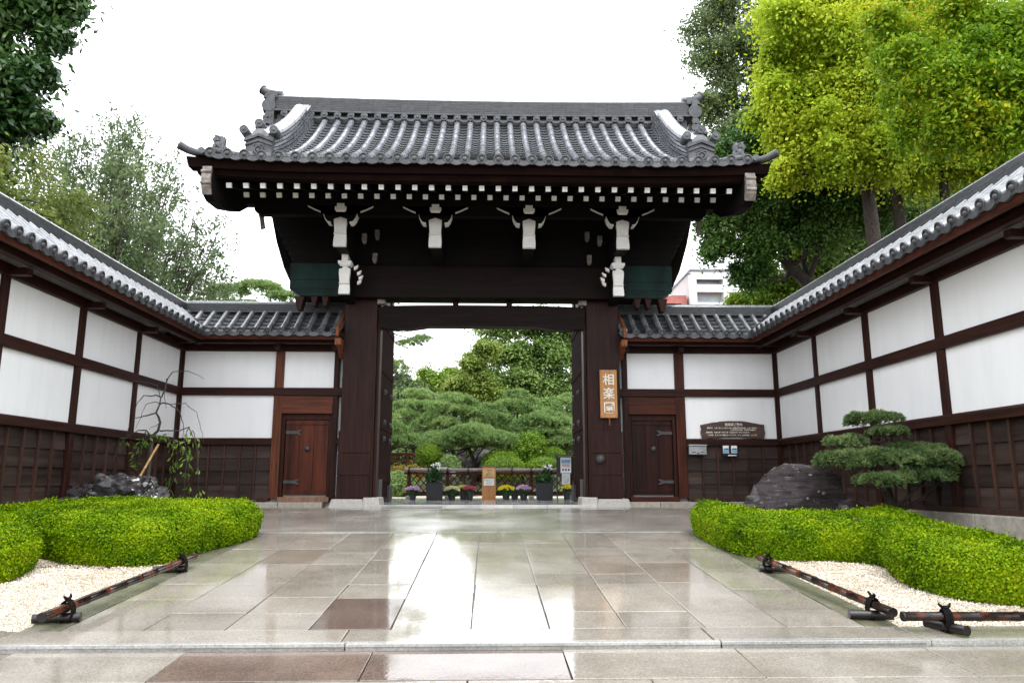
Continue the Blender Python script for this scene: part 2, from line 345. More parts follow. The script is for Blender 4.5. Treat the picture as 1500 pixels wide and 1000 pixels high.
for a, b, c, d, nm in ((-6.3, -3.42, 5.9, 9.2, 0), (3.12, 6.05, 5.9, 9.2, 1)):
    gb = MB(); fz = lambda u, v: (u, v, zr(v) - .012 + .018 * noise.noise((u * 2, v * 2, 5)) + .012 * noise.noise((u * 7, v * 7, 1)))
    gb.grid(fz, list(np.linspace(a, b, 40)), list(np.linspace(c, d, 44)))
    tag(gb.build('gravel_bed', 'pale gravel'), kind='structure')
    n = 22000; P = np.stack([rg.uniform(a, b, n), c + (d - c) * rg.random(n) ** 1.25, np.zeros(n)], 1)
    P[:, 2] = [fz(u, v)[2] + .004 for u, v, _ in P]
    o = np.array([(1, 0, 0), (-1, 0, 0), (0, 1, 0), (0, -1, 0), (0, 0, 1), (0, 0, -1)], float)
    s = rg.uniform(.006, .0125, (n, 1, 1)); V = P[:, None] + (o[None] * rg.uniform(.6, 1.35, (n, 1, 3)) + rg.normal(0, .18, (n, 6, 3))) * s
    T = np.array([(0, 2, 4), (2, 1, 4), (1, 3, 4), (3, 0, 4), (2, 0, 5), (1, 2, 5), (3, 1, 5), (0, 3, 5)]); F = (np.arange(n)[:, None, None] * 6 + T).reshape(-1)
    me = bpy.data.meshes.new('gravel'); me.vertices.add(n * 6); me.vertices.foreach_set('co', V.astype(np.float32).ravel())
    me.loops.add(len(F)); me.loops.foreach_set('vertex_index', F.astype(np.int32)); me.polygons.add(len(F) // 3)
    me.polygons.foreach_set('loop_start', np.arange(0, len(F), 3, dtype=np.int32)); me.polygons.foreach_set('loop_total', np.full(len(F) // 3, 3, np.int32)); me.update()
    tag(link('gravel', me, 'pebble'), 'loose pale pink and cream pebbles over the planting bed', 'gravel', kind='stuff')
so_ = MB()
for a, b in ((-6.4, -3.4), (3.1, 6.1)): so_.grid(lambda u, v: (u, v, zr(v) - .02 + .02 * noise.noise((u, v, 0))), list(np.linspace(a, b, 12)), list(np.linspace(8.4, 12.6, 14)))
tag(so_.build('planting_soil', 'soil'), kind='structure')

# ------------------------------------------------------------ roof tile builders
class Prof:
    def __init__(s, pts):
        s.p = np.array(pts, float); d = np.linalg.norm(np.diff(s.p, axis=0), axis=1); s.s = np.concatenate([[0], np.cumsum(d)]); s.L = s.s[-1]
    def at(s, q): return np.interp(q, s.s, s.p[:, 0]), np.interp(q, s.s, s.p[:, 1])
    def nrm(s, q):
        a = s.at(max(q - .05, 0)); b = s.at(min(q + .05, s.L)); t = Vector((b[0] - a[0], b[1] - a[1])).normalized(); return -t.y, t.x
    def sd(s, d): return float(np.interp(d, s.p[:, 0], s.s))
def disc(mb, o, ax, Rr, th=.03):
    o = Vector(o); ax = Vector(ax).normalized()
    mb.lathe(o - ax * th, ax, [(Rr * .98, 0), (Rr, th), (Rr * .8, th + .004), (Rr * .74, th - .008), (Rr * .46, th - .008), (Rr * .36, th + .01), (Rr * .12, th + .016)], 16)
def tile_cols(mt, mp_, us, prof, tr, r, pitch, exp, rd, start=lambda u: 0, md=None, lift=.018, drop=.055):
    A = [math.pi * k / 7 for k in range(8)]
    if md is None: md = mt
    def P(u, q, off):
        d, z = prof.at(q); n = prof.nrm(q); return tr(u, d + n[0] * off, z + n[1] * off, d)
    for u in us:
        s0 = prof.sd(start(u)); nc = max(1, round((prof.L - s0) / (exp * 1.9)))
        for k in range(nc):
            a = s0 + (prof.L - s0) * k / nc; b = min(s0 + (prof.L - s0) * (k + 1) / nc + .03, prof.L); m = []
            for q, rr in ((a, r), ((a + b) / 2, r * .985), (b, r * .955)):
                m += [P(u + rr * math.cos(t), q, .012 + rr * math.sin(t) * 1.05) for t in A]
            mt.add(m, [(i * 8 + j, i * 8 + j + 1, i * 8 + 9 + j, i * 8 + 8 + j) for i in range(2) for j in range(7)])
        o = Vector(P(u, s0, r * .32)); q2 = Vector(P(u, s0 + .05, r * .32)); ax = o - q2; ax.z *= .35
        disc(md, o + ax.normalized() * .012, ax, rd)
    us = list(us)
    for ua, ub in zip(us[:-1], us[1:]):
        w0, w1 = ua + r * .55, ub - r * .55; um = (ua + ub) / 2; s0 = prof.sd(start(um)); nc = max(1, round((prof.L - s0) / exp)); W = [w0 + (w1 - w0) * t for t in (0, .25, .5, .75, 1)]; sag = [0, -.022, -.03, -.022, 0]
        for k in range(nc):
            a = s0 + (prof.L - s0) * k / nc; b = min(s0 + (prof.L - s0) * (k + 1) / nc + .02, prof.L)
            m = [P(x, a, g_ + .004) for x, g_ in zip(W, sag)] + [P(x, a, g_ + lift + .012) for x, g_ in zip(W, sag)] + [P(x, b, g_ + .006) for x, g_ in zip(W, sag)]
            mp_.add(m, [(i * 5 + j, i * 5 + j + 1, i * 5 + 6 + j, i * 5 + 5 + j) for i in range(2) for j in range(4)])
        V = []                                                             # hanging lip of the eave tile
        for off, bk in ((lift + .012, -.012), (-drop, -.012), (-drop, .03)):
            for x, g_ in zip(W, sag):
                d, z = prof.at(s0); V.append(tr(x, d + bk, z + g_ * 1.15 + off, d))
        md.add(V, [(i * 5 + j, i * 5 + j + 1, i * 5 + 6 + j, i * 5 + 5 + j) for i in range(2) for j in range(4)])
def courses(mb, fn, ts, n, w0, w1, h, gap=.01, tops=None):   # a stack of thin ridge tiles swept along ts; fn(t, across, up)
    for k in range(n):
        hw = (w0 + (w1 - w0) * k / max(1, n - 1)) / 2; a, b = k * h, (k + 1) * h - gap
        for i in range(len(ts) - 1):
            t0, t1 = ts[i] + .0015, ts[i + 1] - .0015
            mb.hexa([fn(t0, -hw, a), fn(t1, -hw, a), fn(t1, hw, a), fn(t0, hw, a), fn(t0, -hw, b), fn(t1, -hw, b), fn(t1, hw, b), fn(t0, hw, b)])
        hw -= .02
        if k < n - 1: mb.hexa([fn(t, s * hw, z) for z, ss in ((b - .002, 0), ((k + 1) * h + .002, 0)) for t, s in ((ts[0], -1), (ts[-1], -1), (ts[-1], 1), (ts[0], 1))]) if len(ts) == 2 else None
def roundtop(mb, fn, ts, r, h0, n=8):
    A = [math.pi * k / n for k in range(n + 1)]
    for i in range(len(ts) - 1):
        V = [fn(ts[i], r * math.cos(a), h0 + r * .8 * math.sin(a)) for a in A] + [fn(ts[i + 1] + .01, r * .95 * math.cos(a), h0 + r * .76 * math.sin(a)) for a in A]
        mb.add(V, [(j, j + 1, n + 2 + j, n + 1 + j) for j in range(n)] + [tuple(range(n + 1))])
# ------------------------------------------------------------ the gatehouse
XC = -.14; GD = 12.0; RY = 15.35
gate = thing('gatehouse', (XC, 15.4, .06), 'tall dark timber temple-style gate with grey tiled gable roof and white-tipped rafters', 'gate')
GP = Prof([(0, 5.87), (.45, 6.07), (.93, 6.34), (1.4, 6.63), (1.89, 6.98), (2.3, 7.3), (2.6, 7.56), (2.97, 7.9), (3.3, 8.22)])
def gtr(u, d, z, d0=None, back=False):
    dd = d if d0 is None else d0; a = abs(u)
    up = .07 * max(0, (a - 2.6) / 2.1) ** 2 * max(0, 1 - dd / 2.2)
    t = max(0, (a - 4.02) / .75); dr = .5 * t * t * min(1, max(0, (dd - .12) / .8)) * (1 if dd < 2.2 else max(.5, 1 - (dd - 2.2) * .45))
    y = GD + d if not back else 2 * (RY + .0) - GD - d
    return (XC + u, y, z + up - dr)
pitch = .2853; us = [i * pitch for i in range(-16, 17)]
mt, mp_, md = MB(), MB(), MB(); tile_cols(mt, mp_, us, GP, gtr, .068, pitch, .185, .09, md=md)
for sg in (-1, 1):                                                          # verge tiles and the upturned corner tile
    pts = [gtr(sg * 4.76, GP.at(q)[0], GP.at(q)[1] + .05, GP.at(q)[0]) for q in np.linspace(.1, GP.L, 14)]; md.tube(pts, .065, 10)
    tip = [gtr(sg * 4.62, .35, 6.02), (XC + sg * 4.8, GD + .12, 5.98), (XC + sg * 4.95, GD + .02, 6.0), (XC + sg * 5.06, GD - .05, 6.05)]
    md.tube(tip, [.06, .063, .066, .07], 12); a_, b_ = Vector(tip[2]), Vector(tip[3]); disc(md, b_ + (b_ - a_).normalized() * .02, b_ - a_, .072)
roof = mt.build('roof', 'roof tile', gate, smooth=50)
mp_.grid(lambda u, d: gtr(u, d, np.interp(d, GP.p[:, 0], GP.p[:, 1]) - .03, d), list(np.linspace(-4.8, 4.8, 40)), list(np.linspace(.0, 3.35, 14)))
mp_.grid(lambda u, d: gtr(u, d, np.interp(d, GP.p[:, 0], GP.p[:, 1]), d, True), list(np.linspace(-4.8, 4.8, 40)), list(np.linspace(0, 3.35, 14)))
mp_.box(XC - 4.45, XC + 4.45, RY - .16, RY + .2, 7.85, 8.3)
mp_.build('pan_tiles', 'pan tile', roof); md.build('eave_tile_ends', 'eave tile', roof, smooth=50)
rg_ = MB(); fr = lambda t, c, h: (XC + t, RY + c, 8.31 + .055 * (abs(t) / 4.5) ** 2.2 + h)
courses(rg_, fr, list(np.linspace(-4.5, 4.5, 31)), 8, .44, .34, .044, .007)
rg_.grid(lambda t, k: fr(t, [-.19, -.16, .16, .19][k], [0, .345, .345, 0][k]), list(np.linspace(-4.5, 4.5, 12)), [0, 1, 2, 3])
rg_.build('main_ridge', 'ridge course', roof)
rt = MB(); roundtop(rt, fr, list(np.linspace(-4.55, 4.55, 33)), .12, .345)
rt.build('ridge_cap', 'ridge tile', roof, smooth=50)
db = MB()
for u in [i * pitch for i in range(-15, 16)]:
    o = (XC + u, RY - .27, 8.215 + .06 * (abs(u) / 4.5) ** 2); disc(db, o, (0, -1, .1), .075); db.tube([o, (o[0], RY, o[2] + .01)], .062, 10)
db.grid(lambda t, k: fr(t, [-.25, -.27, -.27, -.1][k], [-.0, -.0, -.035, -.035][k]), list(np.linspace(-4.5, 4.5, 12)), [0, 1, 2, 3])
for u in [(i + .5) * pitch for i in range(-15, 15)]:                            # hollow tile lips between the discs
    db.grid(lambda t, k: fr(u + t * .1, -.265 + .0 * k, -.14 - .03 * k + .03 * (t * t) - .005), [-1, -.5, 0, .5, 1], [0, 1.6])
db.build('ridge_disc_row', 'ornament tile', roof, smooth=50)
def onigawara(mb, o, sx, sz, ax='Y', th=.14):                              # goblin-tile shield with three scroll discs on its shoulders
    o = Vector(o); F = (lambda p, q, t: (o.x + p, o.y + t, o.z + q)) if ax == 'Y' else (lambda p, q, t: (o.x + t, o.y + p, o.z + q))
    out = [(-.5, 0), (.5, 0), (.48, .42), (.56, .5), (.5, .6), (.3, .68), (.14, .8), (0, .86), (-.14, .8), (-.3, .68), (-.5, .6), (-.56, .5), (-.48, .42)]
    mb.prism([(p * sx, q * sz) for p, q in out], F, -th / 2, th / 2)
    sgn = -1
    mb.prism([(p * sx, q * sz) for p, q in ((-.54, .44), (0, .6), (.54, .44), (.54, .51), (0, .68), (-.54, .51))], F, -th / 2 - .035, -th / 2 + .01)
    mb.prism([(p * sx, q * sz) for p, q in ((-.5, .32), (0, .46), (.5, .32), (.5, .37), (0, .51), (-.5, .37))], F, -th / 2 - .025, -th / 2 + .01)
    for p, q in ((-.56, .78), (0, .98), (.56, .78)):
        a = Vector(F(p * sx, q * sz, -th * .9)); b = Vector(F(p * sx, q * sz, th * .9)); mb.tube([a, b], sx * .17, 12); disc(mb, a, a - b, sx * .17, .02)
    for p, q in ((-.42, .66), (.42, .66)): mb.tube([F(p * sx, q * sz, -th / 2), F(p * sx * 1.3, q * sz * 1.15, 0)], sx * .09, 8)
    c = Vector(F(0, .2 * sz, -th / 2)); mb.lathe(c, Vector(F(0, 0, -1)) - Vector(F(0, 0, 0)), [(sx * .17, 0), (sx * .17, .03), (sx * .12, .03), (sx * .1, .012), (sx * .06, .03)], 12)
    for p0, q0, p1, q1 in ((-.2, .03, .2, .06), (-.2, .34, .2, .37), (-.2, .06, -.17, .34), (.17, .06, .2, .34)):
        mb.prism([(p0 * sx, q0 * sz), (p1 * sx, q0 * sz), (p1 * sx, q1 * sz), (p0 * sx, q1 * sz)], F, -th / 2 - .02, -th / 2 + .01)
for sg in (-1, 1):
    dk = MB(); fd = lambda t, c, h: (lambda P, n: gtr(sg * 3.85 + c * .9, P[0] + n[0] * h, P[1] + n[1] * h, P[0]))(GP.at(t), GP.nrm(t))
    ts = list(np.linspace(.52, GP.L - .02, 10)); courses(dk, lambda t, c, h: fd(t, c, h + .03), ts, 5, .46, .34, .064, .02)
    dk.grid(lambda t, k: fd(t, [-.16, -.12, .12, .16][k], [0, .34, .34, 0][k]), ts, [0, 1, 2, 3])
    dk.build('descending_ridge', 'ridge tile', roof, smooth=40); dk = MB()
    roundtop(dk, lambda t, c, h: fd(t, c, h), list(np.linspace(.5, GP.L + .1, 8)), .16, .345)
    dk.build('ridge_cap', 'wet sheen cap', roof, smooth=50)
    og = MB(); onigawara(og, gtr(sg * 3.87, .38, 6.0), .46, .62); og.build('ridge_end_tile', 'ornament tile', roof, smooth=40)
    og = MB(); o = Vector((XC + sg * 4.62, RY, 8.2))                            # main ridge end: stacked drums, cloud shoulders, horn tile
    og.box(o.x - .06, o.x + .12 if sg < 0 else o.x + .06, RY - .25, RY + .25, 7.9, 8.72)
    for r, z, x in ((.15, 8.46, .12), (.08, 8.23, .12), (.1, 8.08, .12), (.1, 7.93, .15)):
        og.tube([(o.x + sg * .0, RY - .26, z), (o.x + sg * .0, RY + .26, z)], r, 14); og.tube([(o.x + sg * .02, RY - .1, z), (o.x + sg * (.02 + x), RY - .1, z)], r * .8, 12)
    og.tube([(o.x, RY - .12, 8.0), (o.x + sg * .28, RY - .12, 8.0)], .07, 10)
    F = lambda p, q, t: (o.x + sg * p, RY + t, 8.7 + q)
    og.prism([(-.15, -.04), (.14, -.04), (.1, .06), (-.02, .13), (-.15, .1)], F, -.2, .2)
    og.tube([F(-.22, .12, 0), F(0, .13, 0), F(.14, .17, 0), F(.24, .25, 0)], [.09, .1, .1, .095], 12); og.tube([F(.22, .24, 0), F(.235, .25, 0)], [.11, .11], 12)
    og.prism([(0, .0), (.1, .02), (.2, .16), (.1, .1)], F, -.05, .05)
    og.build('ridge_end_tile', 'ornament tile', roof, smooth=40)
    co = MB(); b0 = Vector(gtr(sg * 4.45, .12, 6.02)); rr = random.Random(5 + sg)  # little crouching lion on the corner tile
    b0.z -= .05; co.tube([b0 + Vector((-.09 * sg, 0, -.03)), b0 + Vector((.1 * sg, 0, .0))], [.09, .09], 9); co.tube([b0 + Vector((-.07 * sg, 0, .02)), b0 + Vector((0, 0, .1)), b0 + Vector((.05 * sg, 0, .14))], [.075, .085, .06], 10)
    co.tube([b0 + Vector((-.04 * sg, -.03, .1)), b0 + Vector((-.06 * sg, -.04, .2)), b0 + Vector((-.02 * sg, -.04, .25))], [.06, .055, .03], 9)
    co.tube([b0 + Vector((.05 * sg, 0, .12)), b0 + Vector((.1 * sg, 0, .22)), b0 + Vector((.06 * sg, 0, .28)), b0 + Vector((.11 * sg, 0, .3))], [.04, .045, .035, .015], 8)
    for k in range(5): co.tube([b0 + Vector((-.05 * sg + .03 * k * sg, -.03, .18)), b0 + Vector((-.08 * sg + .045 * k * sg, -.04, .24 + rr.uniform(0, .06)))], [.028, .012], 6)
    for k in (-.08, .06): co.tube([b0 + Vector((k, -.05, .1)), b0 + Vector((k - .01, -.07, -.02))], [.035, .03], 7)
    co.build('corner_ornament', 'ornament tile', roof, smooth=50)
# eave timbers
ev = MB(); kz = lambda u: .07 * max(0, (abs(u) - 2.6) / 2.1) ** 2
q = list(np.linspace(-4.95, 4.95, 34))
for y0, y1, z0, z1, k in ((12.06, 12.3, 5.66, 5.83, 1.0), (12.14, 12.36, 5.56, 5.655, .972)):
    for a, b in zip(q[:-1], q[1:]):
        e = lambda u, z: (XC + u * (k if z == z0 else k + .008), z + kz(u) * .9)
        (xa, za), (xb, zb), (xc, zc), (xd, zd) = e(a, z0), e(b, z0), e(b, z1), e(a, z1)
        ev.add([(xa, y0 + .03, za), (xb, y0 + .03, zb), (xb, y1, zb), (xa, y1, za), (xd, y0, zd), (xc, y0, zc), (xc, y1, zc), (xd, y1, zd)], [(0, 3, 2, 1), (4, 5, 6, 7), (0, 1, 5, 4), (2, 3, 7, 6)] + ([(0, 4, 7, 3)] if a == q[0] else []) + ([(1, 2, 6, 5)] if b == q[-1] else []))
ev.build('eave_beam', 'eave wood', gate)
sf = MB()
for (ya, za), (yb, zb) in (((12.2, 5.6), (13.15, 5.93)), ((12.8, 5.665), (15.35, 6.85))):
    for y_, s_ in ((0, 1), (2 * RY, -1)):
        A, B = y_ + s_ * ya, y_ + s_ * yb; sf.hexa([(XC - 4.6, A, za), (XC + 4.6, A, za), (XC + 4.6, B, zb), (XC - 4.6, B, zb), (XC - 4.6, A, za + .03), (XC + 4.6, A, za + .03), (XC + 4.6, B, zb + .03), (XC - 4.6, B, zb + .03)])
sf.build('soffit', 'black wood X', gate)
# rafters with white painted ends
def rafter(y0, z0, y1, z1, nm):
    a = Vector((0, y1 - y0, z1 - z0)).normalized(); n = Vector((0, -a.z, a.y)); p = Vector((0, y0, z0)); h = .042
    r = MB(); e = Vector((0, y1, z1)); r.hexa([tuple(b + Vector((s * h, 0, 0)) + n * t * h) for t in (-1, 1) for b, s in ((p, -1), (p, 1), (e, 1), (e, -1))])
    c = MB(); k = .0435; pp = p - a * .022; c.hexa([tuple(b + Vector((s * k, 0, 0)) + n * t * k) for t in (-1, 1) for b, s in ((pp, -1), (pp, 1), (p + a * .03, 1), (p + a * .03, -1))])
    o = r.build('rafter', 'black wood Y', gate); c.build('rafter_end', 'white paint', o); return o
for (y0, z0, y1, z1, n, off) in ((12.36, 5.515, 13.2, 5.8, 31, 0), (12.84, 5.535, 15.3, 6.72, 30, .5)):
    for i in range(n):
        u = (i - (n - 1) / 2) * .2895
        if i == 0: pr = rafter(y0, z0, y1, z1, ''); o = pr
        else: o = copy_tree(pr, gate)
        o.location.x = u + XC
# barge boards, gable walls, purlins
for sg in (-1, 1):
    bb = MB(); x0, x1 = XC + sg * 4.53, XC + sg * 4.69
    P = [(12.12, 5.26), (12.3, 5.2), (12.8, 5.24), (13.5, 5.45), (14.2, 5.85), (14.8, 6.4), (15.35, 7.1)]; T = [(15.35, 8.0), (14.6, 7.2), (13.8, 6.55), (13, 6.0), (12.4, 5.75), (12.08, 5.7), (12.04, 5.5)]
    bb.prism(P + T, lambda p, q, t: (t, p, q), x0, x1); bb.prism([(2 * RY - p, q) for p, q in P + T], lambda p, q, t: (t, p, q), x0, x1); bo = bb.build('barge_board', 'black wood Y', gate)
    en = MB(); en.prism([(12.1, 5.24), (12.03, 5.35), (12.0, 5.5), (12.04, 5.72), (12.075, 5.72), (12.09, 5.5), (12.15, 5.27)], lambda p, q, t: (t, p - .006, q), x0 - .005, x1 + .005)
    for k in range(2): en.tube([(x0 - sg * .004, 12.015, 5.42 + k * .2), (x1 + sg * .004, 12.015, 5.42 + k * .2)], .03, 10)
    en.build('board_end', 'end wood', bo)
    gw = MB(); gw.prism([(12.9, 5.72), (15.35, 6.85), (17.8, 5.72), (16.9, 6.6), (15.35, 8.05), (13.8, 6.7)], lambda p, q, t: (t, p, q), XC + sg * 4.42, XC + sg * 4.5); gw.build('gable_wall', 'black wood Z', gate)
for y, z, h, hw in ((13.86, 5.72, .2, 4.7), (15.1, 6.32, .22, 4.5), (16.84, 5.72, .2, 4.55)):
    pu = MB(); F = lambda p, q, t: (p, t, q)
    pu.prism([(XC - hw, z + .08), (XC - hw + .06, z - .01), (XC + hw - .06, z - .01), (XC + hw, z + .08), (XC + hw, z + h), (XC - hw, z + h)], F, y - .1, y + .1)
    pu.prism([(XC - hw + .35, z - .12), (XC - hw + .45, z - .2), (XC + hw - .45, z - .2), (XC + hw - .35, z - .12), (XC + hw - .35, z - .012), (XC - hw + .35, z - .012)], F, y - .08, y + .08)
    pu.build('purlin', 'black wood X', gate)
# main pillars, lintels, upper wall
for sg in (-1, 1):
    pl = MB(); pl.box(XC + sg * 2.16, XC + sg * 2.83, 15.2, 15.62, .17, 5.9); p = pl.build('pillar', 'pillar wood', gate, bevel=.012)
    cl = MB()
    for a, b, o in ((.19, .62, .018), (.63, 1.06, .014), (1.07, 1.5, .01)): cl.box(XC + sg * 2.2, XC + sg * 2.85, 15.19 - o, 15.6, a, b)
    cl.build('cladding', 'pillar wood', p, bevel=.004)
    bs = MB(); bs.hexa([(XC + sg * a, y, z) for z, g_ in ((-.06, .07), (.17, 0)) for a, y in ((2.32 - g_, 15.06 - g_ * .8), (2.92 + g_, 15.06 - g_ * .8), (2.92 + g_, 15.75), (2.32 - g_, 15.75))])
    bs.hexa([(XC + sg * a, y, z) for z, g_ in ((-.06, .04), (.2, 0)) for a, y in ((2.0 - g_, 15.1 - g_), (2.31, 15.1 - g_), (2.31, 15.75), (2.0 - g_, 15.75))])
    bs.build('base_stone', 'granite', p, bevel=.02)
    jb = MB(); jb.box(XC + sg * 2.1, XC + sg * 2.158, 15.3, 15.62, .2, 4.2); jb.build('door_jamb', 'dark wood Z', gate, bevel=.008)
    rp_ = MB(); rp_.box(XC + sg * 2.2, XC + sg * 2.5, 17.86, 18.22, .06, 5.75); rp_.build('rear_pillar', 'dark wood Z', gate, bevel=.01)
    tb = MB(); tb.box(XC + sg * 2.24, XC + sg * 2.4, 15.62, 17.86, 4.55, 4.85); tb.build('tie_beam', 'dark wood Y', gate)
    dl = MB(); dl.box(XC + sg * 2.2, XC + sg * 2.13, 15.66, 17.8, .16, 4.0)
    for z in (.5, 1.6, 2.8, 3.8): dl.box(XC + sg * 2.13, XC + sg * 2.115, 15.68, 17.78, z, z + .14)
    d_ = dl.build('door_leaf', 'leaf wood', gate, bevel=.006)
    for ya, yb, za, zb in ((17.3, 17.82, .07, .42), (15.645, 16.1, .15, .55)): st = MB(); st.box(XC + sg * 2.22, XC + sg * 2.08, ya, yb, za, zb); st.build('iron_strap', 'iron', d_, bevel=.006)
    for zz in (1.4, 1.75, 2.4): 
        for yy in (16.2, 17.2): sd = MB(); sd.lathe((XC + sg * 2.1, yy, zz), (-sg, 0, 0), [(.06, 0), (.055, .02), (.03, .045), (.008, .05)], 10); sd.build('door_stud', 'iron', d_, smooth=60)
kb_ = MB(); kb_.box(XC - 3.3, XC + 3.3, 14.98, 15.5, 4.2, 4.88); kb_.build('lintel', 'lintel wood', gate, bevel=.015)
for sg in (-1, 1):
    cc = MB(); cc.prism([(2.93, 4.21), (3.7, 4.21), (3.92, 4.36), (3.92, 4.9), (2.93, 4.9)], lambda p, q, t: (XC + sg * p, t, q), 14.95, 15.53)
    for z in (4.36, 4.55): cc.box(XC + sg * 2.93, XC + sg * 3.925, 14.94, 15.54, z, z + .008)
    for k in range(7): cc.lathe((XC + sg * (3.1 + k * .13), 14.95, 4.31), (0, -1, 0), [(.018, 0), (.016, .012), (.005, .016)], 8)
    cc.build('copper_cap', 'copper', gate, bevel=.006)
    hb = MB()
    for x, s in ((3.72, .1), (3.42, .07), (3.2, .07)): hb.hexa([(XC + sg * (x + a * s * k), 15.1 + b * .12, z) for z, k in ((4.2 - s * 2.6, .35), (4.208, 1)) for a, b in ((-1, -1), (1, -1), (1, 1), (-1, 1))])
    hb.build('bracket_foot', 'dark wood Z', gate)
ar = MB(); A = [(-2.16, 4.06), (-2.1, 3.62), (-1.5, 3.6), (-1.1, 3.66), (1.1, 3.66), (1.5, 3.6), (2.1, 3.62), (2.16, 4.06)]
up = [(2.16 * math.cos(t * math.pi / 14), 4.02 + .09 * math.sin(t * math.pi / 14) ** .45) for t in range(1, 14)]
ar.prism([(XC + p, q) for p, q in A + up], lambda p, q, t: (p, t, q), 15.24, 15.52); ar.build('rainbow_beam', 'lintel wood', gate)
ks = MB(); ks.box(XC - .62, XC - .5, 15.3, 15.45, 4.1, 4.21); ks.box(XC + .5, XC + .62, 15.3, 15.45, 4.1, 4.21); ks.build('beam_strut', 'dark wood Z', gate)
for sg in (-1, 1):
    nb = MB(); nb.box(XC + sg * 2.0, XC + sg * 2.16, 15.12, 15.3, 4.1, 4.19); nb.build('bracket_block', 'end wood', gate)
uw = MB(); O = [(3.86, 4.9), (3.86, 4.98)]
for k in range(9): x = 3.9 + k * .07; z = 4.98 + k * .14; O += [(x + .05, z), (x + .05, z + .1), (x + .03, z + .14)]
uw.prism([(XC - p, q) for p, q in O] + [(XC + p, q) for p, q in O[::-1]], lambda p, q, t: (p, t, q), 15.06, 15.4); uw.build('upper_wall', 'black wood X', gate)
for sg in (-1, 1):
    wb = MB(); wb.prism([(4.32, 5.75), (4.42, 5.78), (4.5, 5.55), (4.44, 5.35), (4.42, 5.18), (4.34, 5.2), (4.38, 5.42), (4.34, 5.6)], lambda p, q, t: (XC + sg * (p - .14), t, q + .12), 14.0, 14.06); wb.build('carved_bracket', 'end wood', gate)
# projecting nose beams with white painted ends
def nose(x, y0, y1, zb, zt, hw, parent):
    H = zt - zb; b = MB(); Pf = [(y1, zb - .02), (y0 + .5, zb + .02), (y0 + .05, zb), (y0, zt - H * .1), (y0 + .02, zt), (y1, zt)]
    b.prism(Pf, lambda p, q, t: (x + t, p, q), -hw, hw); o = b.build('nose_beam', 'black wood Y', parent)
    e = MB(); k = hw + .012; S = [0, .08, .16, .24, .34, .42, .52, .64, .76, .88, 1]      # ogee front: belly above, hollow below a crease
    fy = lambda s: y0 - .03 + (.05 * (1 - math.sin(math.pi * min(1, s / .62))) if s < .62 else .05 * math.cos((s - .62) / .38 * 1.3)) 
    sw = lambda s: k * (1 + .06 * math.sin(s * 9)) * (1.0 if s < .9 else 1)
    cols = []
    for s in S:
        z = zt - H * s; cols.append([(x - sw(s), fy(s), z - (0.045 if s == 0 else 0)), (x, fy(s) - .012, z + (.0 if s else .02)), (x + sw(s), fy(s), z - (.045 if s == 0 else 0))])
    V = [p for c in cols for p in c]; n = len(cols)
    Fq = [(i * 3 + j, i * 3 + j + 1, i * 3 + 4 + j, i * 3 + 3 + j) for i in range(n - 1) for j in range(2)]
    V += [(p[0], y0 + .06, p[2]) for c in cols for p in (c[0], c[2])]; m = 3 * n
    for i in range(n - 1): Fq += [(i * 3, i * 3 + 3, m + 2 * i + 2, m + 2 * i), (i * 3 + 2, m + 2 * i + 1, m + 2 * i + 3, i * 3 + 5)]
    Fq += [(0, m, m + 1, 2, 1), (3 * n - 3, 3 * n - 2, 3 * n - 1, m + 2 * n - 1, m + 2 * n - 2)]
    e.add(V, Fq); e.box(x - k * 1.01, x + k * 1.01, y0 - .035, y0 + .05, zt - H * .625, zt - H * .615); e.build('white_end', 'white paint', o, smooth=25)
    return o
def masu(mb, x, y, z, w_, h):                                                # bearing block: square above, dished below
    mb.box(x - w_, x + w_, y - w_, y + w_, z + h * .5, z + h); mb.hexa([(x + a * w_ * k, y + b * w_ * k, zz) for zz, k in ((z, .62), (z + h * .5, .98)) for a, b in ((-1, -1), (1, -1), (1, 1), (-1, 1))])
